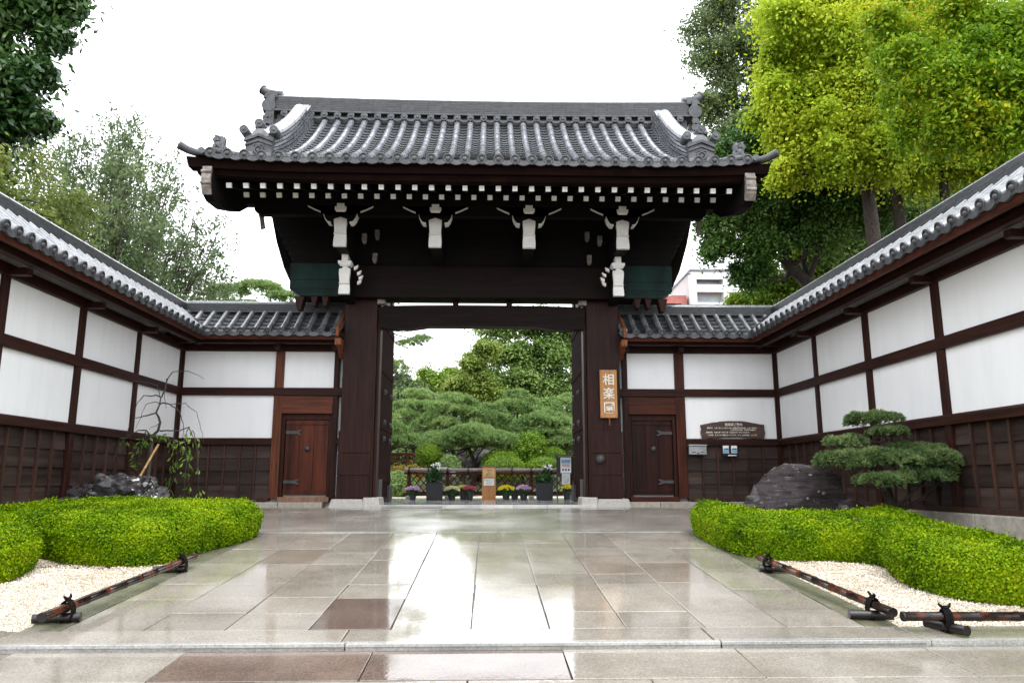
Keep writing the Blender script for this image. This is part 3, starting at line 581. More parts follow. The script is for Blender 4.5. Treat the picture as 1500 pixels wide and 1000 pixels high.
for px in (-2.71, -.9, .9, 2.71):
    n_ = nose(XC + px, 13.8, 15.1, 4.9, 5.555, .105, gate)
    bl = MB(); masu(bl, XC + px, 13.86, 5.56, .11, .12); bl.box(XC + px - .07, XC + px + .07, 13.74, 13.98, 5.665, 5.74); bl.box(XC + px - .12 + (.06 if px > 0 else -.06), XC + px + .06 + (.06 if px > 0 else -.0), 13.9, 14.0, 5.74, 5.9)
    bl.build('bearing_block', 'white paint', n_)
    am = MB(); ew = MB()
    for sg in (-1, 1):                                                     # boat-shaped arm carrying the purlin, white along its carved edge
        c = [(.18, 5.36), (.24, 5.37), (.29, 5.44), (.32, 5.53), (.38, 5.57), (.48, 5.61), (.62, 5.68)]
        am.prism([(.0, 5.45)] + c + [(.62, 5.74), (0, 5.74)], lambda p, q, t: (XC + px + sg * p, t, q), 13.78, 13.94)
        for (a, za), (b, zb) in zip(c[:-1], c[1:]):
            if abs(b - .38) < .001: continue
            ew.hexa([(XC + px + sg * a, 13.755, za - .012), (XC + px + sg * b, 13.755, zb - .012), (XC + px + sg * b, 13.95, zb - .012), (XC + px + sg * a, 13.95, za - .012), (XC + px + sg * a, 13.755, za + .014), (XC + px + sg * b, 13.755, zb + .014), (XC + px + sg * b, 13.95, zb + .014), (XC + px + sg * a, 13.95, za + .014)])
    ob = am.build('bracket_arm', 'black wood X', gate); ew.build('white_edge', 'white paint', ob)
    if abs(px) > 2:
        s = -1 if px > 0 else 1
        n2 = nose(XC + px, 14.4, 15.2, 4.12, 4.68, .09, gate); bl = MB(); masu(bl, XC + px, 14.48, 4.685, .13, .1); bl.box(XC + px - .06, XC + px + .06, 14.36, 14.6, 4.79, 4.98); bl.build('bearing_block', 'white paint', n2)
        cv = MB()
        for k, (dx, dz) in enumerate(((.16, .52), (.22, .42), (.25, .33), (.22, .25))): cv.prism([(0, 0), (.06, .03), (.08, .1), (.03, .07), (.0, .06)], lambda p, q, t: (XC + px + s * (dx + p), t, 4.12 + dz + q), 14.5 + .03 * k, 14.58 + .03 * k)
        cv.build('carved_nose', 'white paint', n2)
        for dx, z, y in ((.32, 5.3, 14.6), (.55, 5.45, 14.8), (.5, 4.98, 14.9)): fa = MB(); fa.box(XC + px + s * (dx - .045), XC + px + s * (dx + .045), y, y + .1, z, z + .13); fa.hexa([(XC + px + s * (dx + a * .05 * k), y + .05 + b * .04, z - .07 * (k < .7)) for k in (.5, 1) for a, b in ((-1, -1), (1, -1), (1, 1), (-1, 1))]); fa.build('bearing_block', 'end wood', gate)
# ------------------------------------------------------------ courtyard walls and the flank walls with their wicket doors
WZ = dict(b0=.17, base0=1.24, base1=1.38, mid0=2.25, mid1=2.41, top0=3.17, top1=3.33)
def wall(name, base, label, fr, t0, t1, posts, doors, footing, axis, eave_o, roof_t, t_start, tile_pitch, seed, verge=None, boards='board wood', pw=.07, skip_end=()):
    """fr(t, o, z): t along the wall, o out from the plaster towards the courtyard"""
    W = thing(name, base, label, 'wall'); rd = random.Random(seed); ax = axis; bmz = boards if ax == 'X' else boards + ' along'
    def bx(mb, a, b, o0, o1, z0, z1):
        p, q = fr(a, o0, z0), fr(b, o1, z1); mb.box(p[0], q[0], p[1], q[1], p[2], q[2])
    def one(nm, m, a, b, o0, o1, z0, z1, bev=.006, par=None):
        mb = MB(); bx(mb, a, b, o0, o1, z0, z1); return mb.build(nm, m, par or W, bevel=bev)
    core = MB(); bx(core, t0, t1, -.24, -.14, .0, 3.6); core.build('wall_core', 'plaster', W)
    for a, b in zip(posts[:-1], posts[1:]):
        lo, hi = a[0] + a[1] / 2, b[0] - b[1] / 2; door = any(lo < d < hi for d in doors)
        one('plaster_panel', 'plaster', lo, hi, -.135, 0, WZ['mid1'], WZ['top0'], 0)
        if door: continue
        one('plaster_panel', 'plaster', lo, hi, -.135, 0, WZ['base1'], WZ['mid0'], 0)
        bp = MB(); nb = 4; h = (WZ['base0'] - WZ['b0'] - .02) / nb                       # lapped boards behind upright battens
        for k in range(nb):
            z = WZ['b0'] + .02 + k * h; j = lo
            nd = max(2, round((hi - lo) / .33)); ww = (hi - lo) / nd
            for i in range(nd):
                p = [fr(lo + i * ww, -.062, z), fr(lo + (i + 1) * ww, -.062, z), fr(lo + (i + 1) * ww, -.0, z), fr(lo + i * ww, .0, z), fr(lo + i * ww, -.062, z + h + .012), fr(lo + (i + 1) * ww, -.062, z + h + .012), fr(lo + (i + 1) * ww, -.022, z + h + .012), fr(lo + i * ww, -.022, z + h + .012)]
                bp.hexa(p)
        bo = bp.build('board_panel', bmz, W)
        bt = MB()
        for i in range(1, nd): bx(bt, lo + i * ww - .02, lo + i * ww + .02, -.03, .028, WZ['b0'] + .02, WZ['base0'])
        bt.build('battens', 'batten wood', bo, bevel=.003)
    for i, (t, wd) in enumerate(posts):
        if i in skip_end: continue
        m = 'dark wood Z' if wd < .17 else 'worn red wood Z' if seed == 3 else 'red wood Z'
        mb = MB(); bx(mb, t - wd / 2, t + wd / 2, -.1, .045, WZ['b0'], 3.3); mb.build('post', m, W, bevel=.008)
        br = MB(); bx(br, t - .055, t + .055, .0, .33, WZ['top0'] + .005, WZ['top1'] - .06); p = fr(t, 0, 0)
        br.build('bracket_arm', 'dark wood ' + ('Y' if ax == 'X' else 'X'), W, bevel=.006)
    g_ = 'dark wood ' + ax; r_ = 'red wood ' + ax
    one('rail', g_, t0, t1, -.1, .062, WZ['mid0'], WZ['mid1']); 
    segs = [(t0, t1)]
    for d in doors:
        for i, (a, b) in enumerate(zip(posts[:-1], posts[1:])):
            if a[0] < d < b[0]: segs = [s for s in ((t0, a[0] - a[1] / 2), (b[0] + b[1] / 2, t1)) if s[1] - s[0] > .2]
    for a, b in segs:
        mb = MB(); p = [(-.1, WZ['base0']), (.075, WZ['base0']), (.075, WZ['base1'] - .03), (.05, WZ['base1']), (-.1, WZ['base1'])]
        mb.prism(p, lambda o, z, t: fr(t, o, z), a, b); mb.build('base_rail', g_, W, bevel=.005)
        one('sill_beam', 'batten wood', a, b, -.1, .05, WZ['b0'] - .046, WZ['b0'] + .02)
    one('top_beam', g_, t0, t1, -.1, .07, WZ['top0'] + .001, WZ['top1'])
    tr0, tr1 = roof_t
    one('outer_purlin', g_, tr0, tr1, .34, .46, 3.27, 3.37)
    sf_ = MB(); p = [(-.12, 3.66), (eave_o - .05, 3.36), (eave_o - .03, 3.4), (-.12, 3.7)]; sf_.prism(p, lambda o, z, t: fr(t, o, z), tr0, tr1)
    p = [(eave_o - .12, 3.33), (eave_o - .05, 3.315), (eave_o - .03, 3.405), (eave_o - .12, 3.42)]; sf_.prism(p, lambda o, z, t: fr(t, o, z), tr0, tr1); sf_.build('eave_soffit', 'red wood ' + ax, W)
    sr = MB(); i = tr0 + .1
    while i < tr1: 
        sr.hexa([fr(i + a * .03, o, z - c) for c in (.06, 0) for o, z, a in ((.0, 3.635, -1), (.0, 3.635, 1), (eave_o - .125, 3.385, 1), (eave_o - .125, 3.385, -1))]); i += .42
    tag(sr.build('eave_rafters', 'dark wood ' + ('Y' if ax == 'X' else 'X'), W))
    D = eave_o + .12; Pf = Prof([(0, 3.46), (D * .35, 3.66), (D * .7, 3.88), (D, 4.08)])
    tr = lambda u, d, z, d0=None: fr(u, eave_o - d, z)
    n = int((tr1 - tr0 - .1) / tile_pitch); us = [tr1 - .12 - i * tile_pitch for i in range(n + 1)][::-1]
    mt, mp_, md = MB(), MB(), MB(); tile_cols(mt, mp_, us, Pf, tr, .056, tile_pitch, .16, .078, start=t_start, md=md)
    ro = mt.build('roof', 'wall tile', W, smooth=50)
    mp_.grid(lambda u, d: fr(u, eave_o - D - d, 4.08 - .66 * d), [tr0, tr1], [0, .9]); mp_.build('pan_tiles', 'pan tile', ro); md.build('eave_tile_ends', 'eave tile', ro, smooth=50)
    rb = MB(); f2 = lambda t, c, h: fr(t, -.12 + c, 4.0 + h); ts = list(np.linspace(tr0, tr1, max(2, int((tr1 - tr0) / .3))))
    courses(rb, f2, ts, 4, .32, .26, .05, .008); rb.grid(lambda t, k: f2(t, [-.13, -.11, .11, .13][k], [0, .19, .19, 0][k]), ts, [0, 1, 2, 3]); rb.build('ridge', 'ridge course', ro)
    rt = MB(); roundtop(rt, f2, ts, .1, .19); rt.build('ridge_cap', 'ridge tile', ro, smooth=50)
    if footing:
        fs = MB(); t = t0 + .01
        while t < t1 - .3: l = min(rd.uniform(.7, 1.3), t1 - t); bx(fs, t, t + l - .012, -.15, .13, -1.0, .12); t += l
        fs.build('stone_footing', 'footing stone', W, bevel=.015)
    return W, bx
XLW, XRW, YF = -6.37, 6.09, 15.6
sp = [15.55 - 1.93 * k for k in range(8)]
pst = sorted([(y, .13) for y in sp]); pst = [(y, .15 if y < 13 else .12) for y, _ in pst]
lw, _ = wall('courtyard_wall', (XLW, 9, 0), 'long white plaster wall with grey tile roof and weathered boards on the left', lambda t, o, z: (XLW + o, t, z), 1.8, 15.6, pst, [], True, 'Y', .67, (1.7, 15.9), lambda u: max(0, u - 14.93), .247, 1)
rw, _ = wall('courtyard_wall', (XRW, 9, 0), 'long white plaster wall with grey tile roof behind the clipped pine on the right', lambda t, o, z: (XRW - o, t, z), 1.8, 15.6, pst, [], True, 'Y', .73, (1.7, 15.9), lambda u: max(0, u - 14.93), .255, 2)
fl = lambda t, o, z: (t, YF - o, z)
lf, bxl = wall('gate_side_wall', (-4.7, YF, 0), 'short white wall with wicket door and tiled roof left of the big gate', fl, -6.37, -2.9, [(-6.33, .06), (-4.33, .18), (-3.16, .1)], [-3.7], False, 'X', .67, (-6.6, -3.0), lambda u: max(0, -5.7 - u), .265, 3, skip_end=())
rf, bxr = wall('gate_side_wall', (4.4, YF, 0), 'short white wall with wicket door and information board right of the big gate', fl, 2.62, 6.09, [(2.86, .1), (4.01, .2), (6.05, .06)], [3.4], False, 'X', .67, (2.75, 6.3), lambda u: max(0, u - 5.36), .265, 4)
def wicket(W, a, b, hinge, lab):
    f = MB()
    for z0, z1, o in ((2.02, 2.248, .03), (1.88, 2.06, .06)): f.box(a, b, YF - o, YF + .1, z0, z1 - .001 if z1 > 2.1 else z1)
    f.build('door_lintel', 'worn red wood X' if a < 0 else 'red wood X', W, bevel=.006)
    f = MB(); f.box(a, a + .07, YF + .02, YF + .14, .2, 1.88); f.box(b - .07, b, YF + .02, YF + .14, .2, 1.88); f.box(a + .07, b - .07, YF + .02, YF + .14, 1.76, 1.88); f.build('door_frame', 'dark wood Z', W, bevel=.005)
    f = MB(); f.box(a, b, YF - .06, YF + .16, .1, .2); f.build('threshold', 'post wood pale' if a < 0 else 'red wood X', W, bevel=.006)
    d = MB(); n = 3; ww = (b - a - .16) / n
    for k in range(n): d.box(a + .08 + k * ww, a + .08 + (k + 1) * ww - .004, YF + .06 + .003 * k, YF + .12, .24, 1.75)
    for z0, z1 in ((.24, .34), (1.66, 1.75)): d.box(a + .08, b - .08, YF + .045, YF + .12, z0, z1)
    do = d.build('wicket_door', 'door wood' if a < 0 else 'dark door wood', W, bevel=.004)
    s = MB(); c = ((a + b) / 2 + .02, YF + .06, 1.17); s.lathe(c, (0, -1, 0), [(.065, 0), (.06, .02), (.045, .045), (.015, .055)], 14); s.build('door_knob', 'iron', do, smooth=60)
    h = MB(); sg = 1 if hinge == a else -1; x0 = hinge + sg * .08
    for z in (.5, 1.5):
        P = [(0, -.035), (.2, -.03), (.3, -.06), (.33, -.05), (.27, 0), (.33, .05), (.3, .06), (.2, .03), (0, .035)]
        h.prism([(x0 + sg * p, z + q) for p, q in P], lambda p, q, t: (p, t, q), YF + .04, YF + .055)
    h.build('strap_hinge', 'iron', do)
wicket(lf, -4.24, -3.21, -4.24, ''); wicket(rf, 2.91, 3.91, 3.91, '')
for W, x, s in ((lf, -3.03, 1), (rf, 2.75, -1)):                               # raking barge board where the wall roof stops at the gate
    v = MB(); v.prism([(14.82, 3.36), (14.82, 3.56), (15.72, 4.14), (15.72, 3.9)], lambda p, q, t: (t, p, q), x - .03, x + .03); v.box(x - .06, x + .06, 14.9, 15.5, 3.2, 3.34)
    v.hexa([(x + a * .055, y, z) for z, y0, y1 in ((3.0, 15.45, 15.55), (3.2, 15.1, 15.55)) for a, y in ((-1, y0), (1, y0), (1, y1), (-1, y1))]); v.build('rake_board', 'orange wood Y', W, bevel=.006)
    e = MB()
    for k in range(5): e.tube([(x - s * .02, 14.95 + k * .17, 3.53 + k * .115), (x - s * .02, 15.1 + k * .17, 3.63 + k * .115)], .06, 9)
    e.build('rake_tiles', 'roof tile', W, smooth=60)
bs_ = MB()
for a, b in ((-6.3, -3.1), (2.85, 6.05)):
    x = a
    while x < b - .2: l = min(rnd.uniform(.5, 1.0), b - x); bs_.box(x, x + l - .008, YF - .2, YF + .1, -.1, .1); x += l
tag(bs_.build('kerb', 'footing stone', bevel=.01), kind='structure')
# ------------------------------------------------------------ signs, boxes, barriers, flower pots
mat('sign white', (.66, .6, .5), (.8, .75, .66), .6, 20, bump=0)
mat('ink', (.015, .015, .018), (.03, .03, .03), .6, 5, bump=0)
mat('paper', (.72, .72, .72), (.8, .8, .8), .5, 8, bump=0)
mat('kraft paper', (.6, .36, .14), (.72, .46, .2), .55, 8, bump=0)
mat('poster blue', (.1, .28, .5), (.25, .45, .62), .5, 8, bump=0)
mat('poster red', (.5, .08, .04), (.65, .14, .08), .5, 8, bump=0)
mat('steel', (.3, .31, .32), (.45, .46, .47), .35, 8, bump=.05, metal=.6)
mat('black lacquer', (.004, .003, .003), (.014, .01, .009), .3, 8, bump=.05)
mat('bark board', (.03, .016, .012), (.085, .045, .032), .6, 7, stretch=(.4, 1, 3), bump=.6, bscale=18, bdist=.012, c3=(.17, .12, .09))
t = thing('name_board', (2.435, 15.15, 2.25), 'tall honey-coloured wooden name board with pale carved characters on the right pillar', 'sign')
b = MB(); b.box(2.262, 2.608, 15.1, 15.165, 1.77, 2.745); b.build('board', 'sign wood', t, bevel=.006)
for i, c in enumerate('相楽園'): text_mesh(c, .245, 'lettering', 'sign white', t, lambda x, y, z, i=i: (2.44 + x, 15.094 - z, 2.53 - i * .285 + y), .004, 1.0, bold=.004)
h = MB(); h.tube([(2.44, 15.12, 1.77), (2.44, 15.11, 1.62)], [.012, .018], 8); h.build('peg', 'orange wood Z', t)
k = MB()
for x in (2.285, 2.585):
    for z in (1.8, 2.715): k.lathe((x, 15.1, z), (0, -1, 0), [(.009, 0), (.008, .006)], 8)
k.build('nail', 'iron', t)
s = MB(); s.lathe((2.25, 15.172, .95), (0, -1, 0), [(.1, 0), (.1, .015), (.085, .045), (.05, .075), (.015, .085)], 20); tag(s.build('pillar_boss', 'iron', gate, smooth=60))
t = thing('information_board', (5.07, 15.54, 1.55), 'dark arched slab of rough wood with white lettering hung on the white wall panel', 'sign')
b = MB(); top = [(4.41 + 1.34 * k / 16, 1.665 + .085 * math.sin(math.pi * k / 16) + rnd.uniform(-.004, .004)) for k in range(17)]
bot = [(4.44 + 1.28 * k / 16, 1.36 + .055 * math.sin(math.pi * k / 16) + rnd.uniform(-.006, .006)) for k in range(17)]
side = [(5.745, 1.58), (5.76, 1.5), (5.74, 1.43)]; side2 = [(4.425, 1.44), (4.41, 1.5), (4.428, 1.58)]
b.prism(top + side + bot[::-1] + side2, lambda p, q, t_: (p, t_, q), 15.535, 15.598); b.build('board', 'bark board', t, bevel=.008)
for s_, z, sz, x in (('相楽園ご案内', 1.668, .062, 5.1), ('開 園 日　１月４日～１２月２８日（毎週木曜日は休園、ただし祝日の', 1.598, .033, 5.06), ('ときは翌日が休園、菊花展中は無休）', 1.558, .033, 5.3), ('開園時間　午前９時～午後５時（入園は午後４時３０分まで）', 1.508, .033, 4.98), ('入 園 料　大 人（１５歳以上）３００円　小 人（小中学生）１５０円', 1.452, .033, 5.06)):
    text_mesh(s_, sz, 'lettering', 'sign white', t, lambda x_, y_, z_, x=x, z=z: (x + x_, 15.531 - z_, z + y_), .001, 1.0, bold=.0008)
t = thing('metal_box', (4.3, 15.45, 1.15), 'small grey metal box with two slots on the right side wall', 'box')
b = MB(); b.box(4.12, 4.48, 15.42, 15.53, 1.05, 1.225); b.build('body', 'steel', t, bevel=.008); b = MB(); b.hexa([(x, y, z) for z, dy in ((1.226, 0), (1.25, 0)) for x, y in ((4.11, 15.4), (4.49, 15.4), (4.49, 15.535), (4.11, 15.535))]); b.build('lid', 'steel', t, bevel=.004)
b = MB(); b.box(4.17, 4.25, 15.417, 15.422, 1.09, 1.105); b.box(4.35, 4.43, 15.417, 15.422, 1.09, 1.105); b.lathe((4.3, 15.42, 1.08), (0, -1, 0), [(.018, 0), (.016, .006)], 10); b.build('slot', 'ink', t)
t = thing('leaflet_rack', (4.98, 15.5, 1.1), 'small dark rack holding two blue and white leaflets beside the grey metal box', 'rack')
b = MB(); b.box(4.82, 5.14, 15.5, 15.53, 1.04, 1.24); b.box(4.82, 5.14, 15.46, 15.5, 1.02, 1.08); b.build('backing', 'black lacquer', t, bevel=.003)
for x in (4.9, 5.07):
    p = MB(); p.box(x - .06, x + .06, 15.488, 15.496, 1.08, 1.235); o = p.build('leaflet', 'paper', t)
    q = MB(); q.box(x - .055, x + .055, 15.484, 15.487, 1.09, 1.17); q.build('picture', 'poster blue', o); q = MB(); q.box(x - .03, x + .05, 15.482, 15.4835, 1.16, 1.18); q.build('caption', 'ink', o)
p = MB(); p.box(4.93, 5.1, 15.455, 15.46, 1.025, 1.045); p.build('price_tag', 'paper', t)
# bamboo poles lashed on short logs along the gravel
mat('smoked bamboo', (.007, .0025, .0015), (.1, .022, .006), .16, 6, stretch=(1, 1, 1), bump=.1, bscale=30, rough2=.3, pos=(.48, .64), c3=(.42, .13, .025), spec=.45)
mat('hemp cord', (.002, .002, .002), (.007, .006, .006), .7, 60, bump=.6, spec=.15)
def bamboo(mb, a, b, r, nodes):
    a, b = Vector(a), Vector(b); pts, rs = [], []
    for i in range(nodes + 1):
        t = i / nodes; c = a.lerp(b, t)
        for dt, k in ((-.012, 1), (-.004, 1.1), (.004, 1.1), (.012, 1)):
            if 0 <= t + dt <= 1: pts.append(a.lerp(b, t + dt)); rs.append(r * k)
    mb.tube(pts, rs, 14)
    d = (b - a).normalized(); 
def pole(a, b, logs, label):
    c = (Vector(a) + Vector(b)) / 2; t = thing('bamboo_barrier', (c.x, c.y, zr(c.y)), label, 'pole', 'smoked bamboo rails edging the gravel')
    m = MB(); bamboo(m, a, b, .033, max(3, int((Vector(b) - Vector(a)).length / .27))); o = m.build('pole', 'smoked bamboo', t, smooth=40); dd = (Vector(b) - Vector(a)).normalized()
    for q in (Vector(a) + dd * .004, Vector(b) - dd * .004): e = MB(); e.tube([q - dd * .008, q + dd * .008], .0355, 14); e.build('end_cap', 'black lacquer', o, smooth=40)
    for lx, ly, dx, dy, p in logs:
        m = MB(); z = zr(ly) + .037; bamboo(m, (lx - dx, ly - dy, z), (lx + dx, ly + dy, z), .035, 2); o = m.build('cross_log', 'black lacquer', t, smooth=40)
        k = MB(); pz = z + .078; d = (Vector(b) - Vector(a)).normalized(); e = Vector((-d.y, d.x, 0))
        for w_ in (-.018, -.006, .006, .018):
            ring = [Vector((p[0], p[1], z + .04)) + d * w_ * 1.2 + e * math.cos(q) * .05 + Vector((0, 0, .088 * math.sin(q))) for q in np.linspace(0, 2 * math.pi, 14)]; k.tube(ring, .0075, 6)
        for q in (-1, 1): k.tube([Vector((p[0], p[1], z + .125)), Vector((p[0], p[1], z + .145)) + d * .03 * q, Vector((p[0], p[1], z + .165)) + d * .045 * q + e * .01], [.009, .012, .007], 6)
        k.lathe((p[0], p[1], z + .125), (0, 0, 1), [(.02, 0), (.024, .012), (.012, .025)], 8); k.build('cord_knot', 'hemp cord', o)
zp = lambda y: zr(y) + .112
pole((-3.23, 5.82, zp(5.82)), (-3.13, 8.4, zp(8.4)), [(-3.28, 6.12, .16, .04, (-3.215, 6.13)), (-3.25, 8.1, .16, .04, (-3.14, 8.1))], 'smoked bamboo rail lashed to two short logs beside the left gravel bed')
pole((3.05, 5.83, zp(5.83)), (2.9, 8.22, zp(8.22)), [(3.0, 6.08, .16, -.03, (3.035, 6.1)), (2.98, 8.0, .16, -.03, (2.915, 8.0))], 'smoked bamboo rail lashed to two short logs beside the right gravel bed')
pole((3.06, 5.72, zp(5.7) - .0), (5.6, 5.66, zp(5.66)), [(3.38, 5.72, .05, -.17, (3.38, 5.71)), (5.2, 5.68, .05, -.17, (5.2, 5.67))], 'smoked bamboo rail running along the street kerb at the right edge')
# lattice barrier inside the gate
FY = 19.3; mat('fence bamboo', (.12, .09, .085), (.32, .27, .25), .35, 6, stretch=(.3, 1, 1), bump=.15)
t = thing('lattice_fence', (0, FY, .06), 'low brown lattice barrier with grey bamboo top rail inside the gate', 'fence')
for i, x in enumerate((-1.99, -1.02, 1.09, 2.1)):
    p = MB(); p.box(x - .045, x + .045, FY - .045, FY + .045, .16, .78); o = p.build('post', 'red wood Z', t, bevel=.006); p = MB(); p.box(x - .06, x + .06, FY - .2, FY + .2, .062, .15); p.build('foot', 'granite', o, bevel=.01)
for z, r, m in ((.79, .04, 'fence bamboo'), (.71, .03, 'red wood X')):
    p = MB(); bamboo(p, (-2.13, FY - .05, z), (2.2, FY - .05, z), r, 9); p.build('rail', m, t, smooth=40)
p = MB(); p.box(-2.12, 2.2, FY - .07, FY - .02, .16, .23); p.box(-2.05, 2.1, FY + .02, FY + .06, .2, .26); p.build('rail', 'red wood X', t, bevel=.006)
p = MB(); x = -2.35
while x < 2.1:
    for s, y in ((1, 0), (-1, .022)):
        a, b = (x, x + .44) if s > 0 else (x + .44, x); za, zb = .22, .72; x0, x1 = a, b
        f = lambda xx: za + (zb - za) * (xx - a) / (b - a)
        lo, hi = max(min(a, b), -2.0), min(max(a, b), 2.1)
        if hi - lo > .05: p.tube([(lo, FY + y, f(lo)), (hi, FY + y, f(hi))], .014, 6)
    x += .17
p.build('lattice', 'red wood X', t)
k = MB()
for x in (-1.99, -1.5, -1.02, -.5, .6, 1.09, 1.6, 2.05):
    for w_ in (-.012, .012): k.tube([Vector((x + w_, FY - .05 + .055 * math.cos(q), .755 + .09 * math.sin(q))) for q in np.linspace(0, 6.28, 10)], .008, 5)
    k.tube([(x, FY - .1, .84), (x + .03, FY - .1, .88)], .008, 5)
k.build('cord_knot', 'hemp cord', t)
t = thing('notice_stand', (.02, 18.85, .06), 'upright orange-brown wooden notice stand with two paper notices in front of the lattice', 'sign')
p = MB(); p.box(-.15, .19, 18.85, 18.93, .09, .86); p.box(-.17, .21, 18.8, 18.96, .062, .1); p.build('stand', 'sign wood', t, bevel=.006); p = MB(); p.tube([(-.2, 18.89, .87), (.24, 18.89, .87)], .018, 8); p.tube([(-.17, 18.86, .42), (-.14, 18.86, .42)], .018, 8); p.build('dowel', 'black lacquer', t)
p = MB(); p.box(-.125, .165, 18.843, 18.849, .62, .83); o1 = p.build('notice', 'kraft paper', t); p = MB(); p.box(-.11, .15, 18.843, 18.849, .41, .58); o2 = p.build('notice', 'paper', t)
for s_, z, sz, o in (('ご入園の方へ', .78, .038, o1), ('●', .735, .02, o1), ('受付にて', .69, .034, o1), ('お願いします', .652, .034, o1), ('券売機でお求めください', .545, .021, o2), ('開園 午前９時', .5, .021, o2), ('閉園 午後５時', .455, .021, o2)):
    text_mesh(s_, sz, 'lettering', 'ink', o, lambda x_, y_, z_, z=z: (.02 + x_, 18.84 - z_, z + y_), .001)
t = thing('poster_stand', (1.92, 18.7, .06), 'black roofed display stand with grey poster at the right end of the lattice', 'sign')
p = MB(); p.box(1.68, 1.71, 18.7, 18.74, .062, 1.12); p.box(2.1, 2.15, 18.7, 18.74, .062, 1.12); p.build('leg', 'black lacquer', t); p = MB(); p.box(1.71, 2.1, 18.71, 18.735, .62, 1.1); p.build('panel', 'black lacquer', t); p = MB(); p.box(1.62, 2.21, 18.6, 18.84, 1.12, 1.15); p.build('roof', 'black lacquer', t, bevel=.004)
p = MB(); p.box(1.78, 2.04, 18.69, 18.706, .71, 1.09); o = p.build('poster', 'paper', t)
p = MB(); p.box(1.8, 2.02, 18.685, 18.689, .95, 1.04); p.box(1.82, 2.0, 18.685, 18.689, .86, .88); p.build('picture', 'poster blue', o); p = MB(); p.box(1.81, 2.01, 18.685, 18.689, .9, .925); p.build('picture', 'poster red', o)
p = MB(); [p.lathe((1.84 + k * .07, 18.69, .79), (0, -1, 0), [(.025, 0), (.022, .004)], 12) for k in range(3)]; p.build('picture', 'ink', o)
p = MB(); p.box(1.81, 2.01, 18.68, 18.689, .44, .7); o = p.build('notice', 'paper', t)
for k in range(5): text_mesh('お知らせ本日開園中'[k:k + 5], .03, 'lettering', 'ink', o, lambda x_, y_, z_, k=k: (1.91 + x_, 18.677 - z_, .66 - k * .045 + y_), .0008)
# chrysanthemum pots and square planters
mat('black plastic', (.012, .013, .015), (.025, .026, .03), .45, 6, bump=.05); mat('planter', (.006, .008, .011), (.016, .019, .024), .6, 5, bump=.1)
leafmat('mum leaf', [(.02, .05, .015), (.05, .11, .03)], .2)
for nm, c0, c1 in (('lilac bloom', (.55, .3, .55), (.85, .7, .85)), ('cream bloom', (.72, .7, .35), (.86, .85, .62)), ('pink bloom', (.42, .04, .12), (.68, .2, .28)), ('yellow bloom', (.82, .66, .01), (.92, .82, .06)), ('pale yellow bloom', (.6, .55, .12), (.8, .74, .35)), ('white bloom', (.8, .8, .8), (.88, .88, .88))): leafmat(nm, [c0, c1], .25, .5)
def mum(x, y, bloom, r, ztop, label, seed, full=1.0):
    rng = np.random.default_rng(seed); t = thing('potted_chrysanthemum', (x, y, .062), label, 'potted plant', 'chrysanthemum pots along the lattice')
    m = MB(); m.lathe((x, y, .062), (0, 0, 1), [(.075, 0), (.1, .17), (.11, .175), (.11, .2), (.095, .2), (.09, .18)], 16); m.build('pot', 'black plastic', t, smooth=40)
    c = np.array([x, y, ztop - r * .55]); leafobj('leaves', np.concatenate([clump_leaves(rng, c + [0, 0, -.07], (r * .85, r * .85, r * .55), 500, .06, .035, .3, .7, .3, .3, .8), clump_leaves(rng, (x, y, .28), (.08, .08, .08), 120, .06, .03, .3, .7, .3, .2, .9)]), 'mum leaf', t)
    nb = int(70 * full); d = unit(rng.normal(0, 1, (nb, 3))); d[:, 2] = np.abs(d[:, 2]) * .9 - .1; P = c + d * np.array([r, r, r * .55]); V = []
    for p, dd in zip(P, d):
        k = 12; q = unit(rng.normal(0, 1, (k, 3)) + dd * .8); V.append(quads(p + q * .018, q, unit(np.cross(q, rng.normal(0, 1, (k, 3)))), .036, .02))
    leafobj('flowers', np.concatenate(V), bloom, t); return t
mum(-1.84, 18.75, 'lilac bloom', .17, .4, 'pot of lilac chrysanthemums left of the black planter at the lattice end', 1)
mum(-.88, 18.7, 'cream bloom', .18, .4, 'pot of cream white chrysanthemums right of the left black planter', 2)
mum(-.61, 18.98, 'pale yellow bloom', .12, .42, 'small pot of pale yellow chrysanthemums half hidden behind the pink ones', 3, .5)
mum(-.45, 18.72, 'pink bloom', .14, .41, 'pot of deep pink chrysanthemums left of the orange-brown stand', 4, .8)
mum(.44, 18.7, 'yellow bloom', .18, .42, 'pot of bright yellow chrysanthemums right of the orange-brown stand', 5)
mum(.66, 19.0, 'lilac bloom', .13, .38, 'mostly green chrysanthemum pot with few lilac blooms behind the yellow one', 6, .15)
mum(.87, 18.72, 'lilac bloom', .17, .43, 'pot of pale lilac chrysanthemums left of the right black planter', 7)
mum(1.96, 18.95, 'yellow bloom', .12, .42, 'small pot of yellow chrysanthemums behind the black poster stand', 8, .5)
leafmat('planter leaf', [(.012, .045, .014), (.04, .1, .03), (.09, .18, .05)], .2, .3)
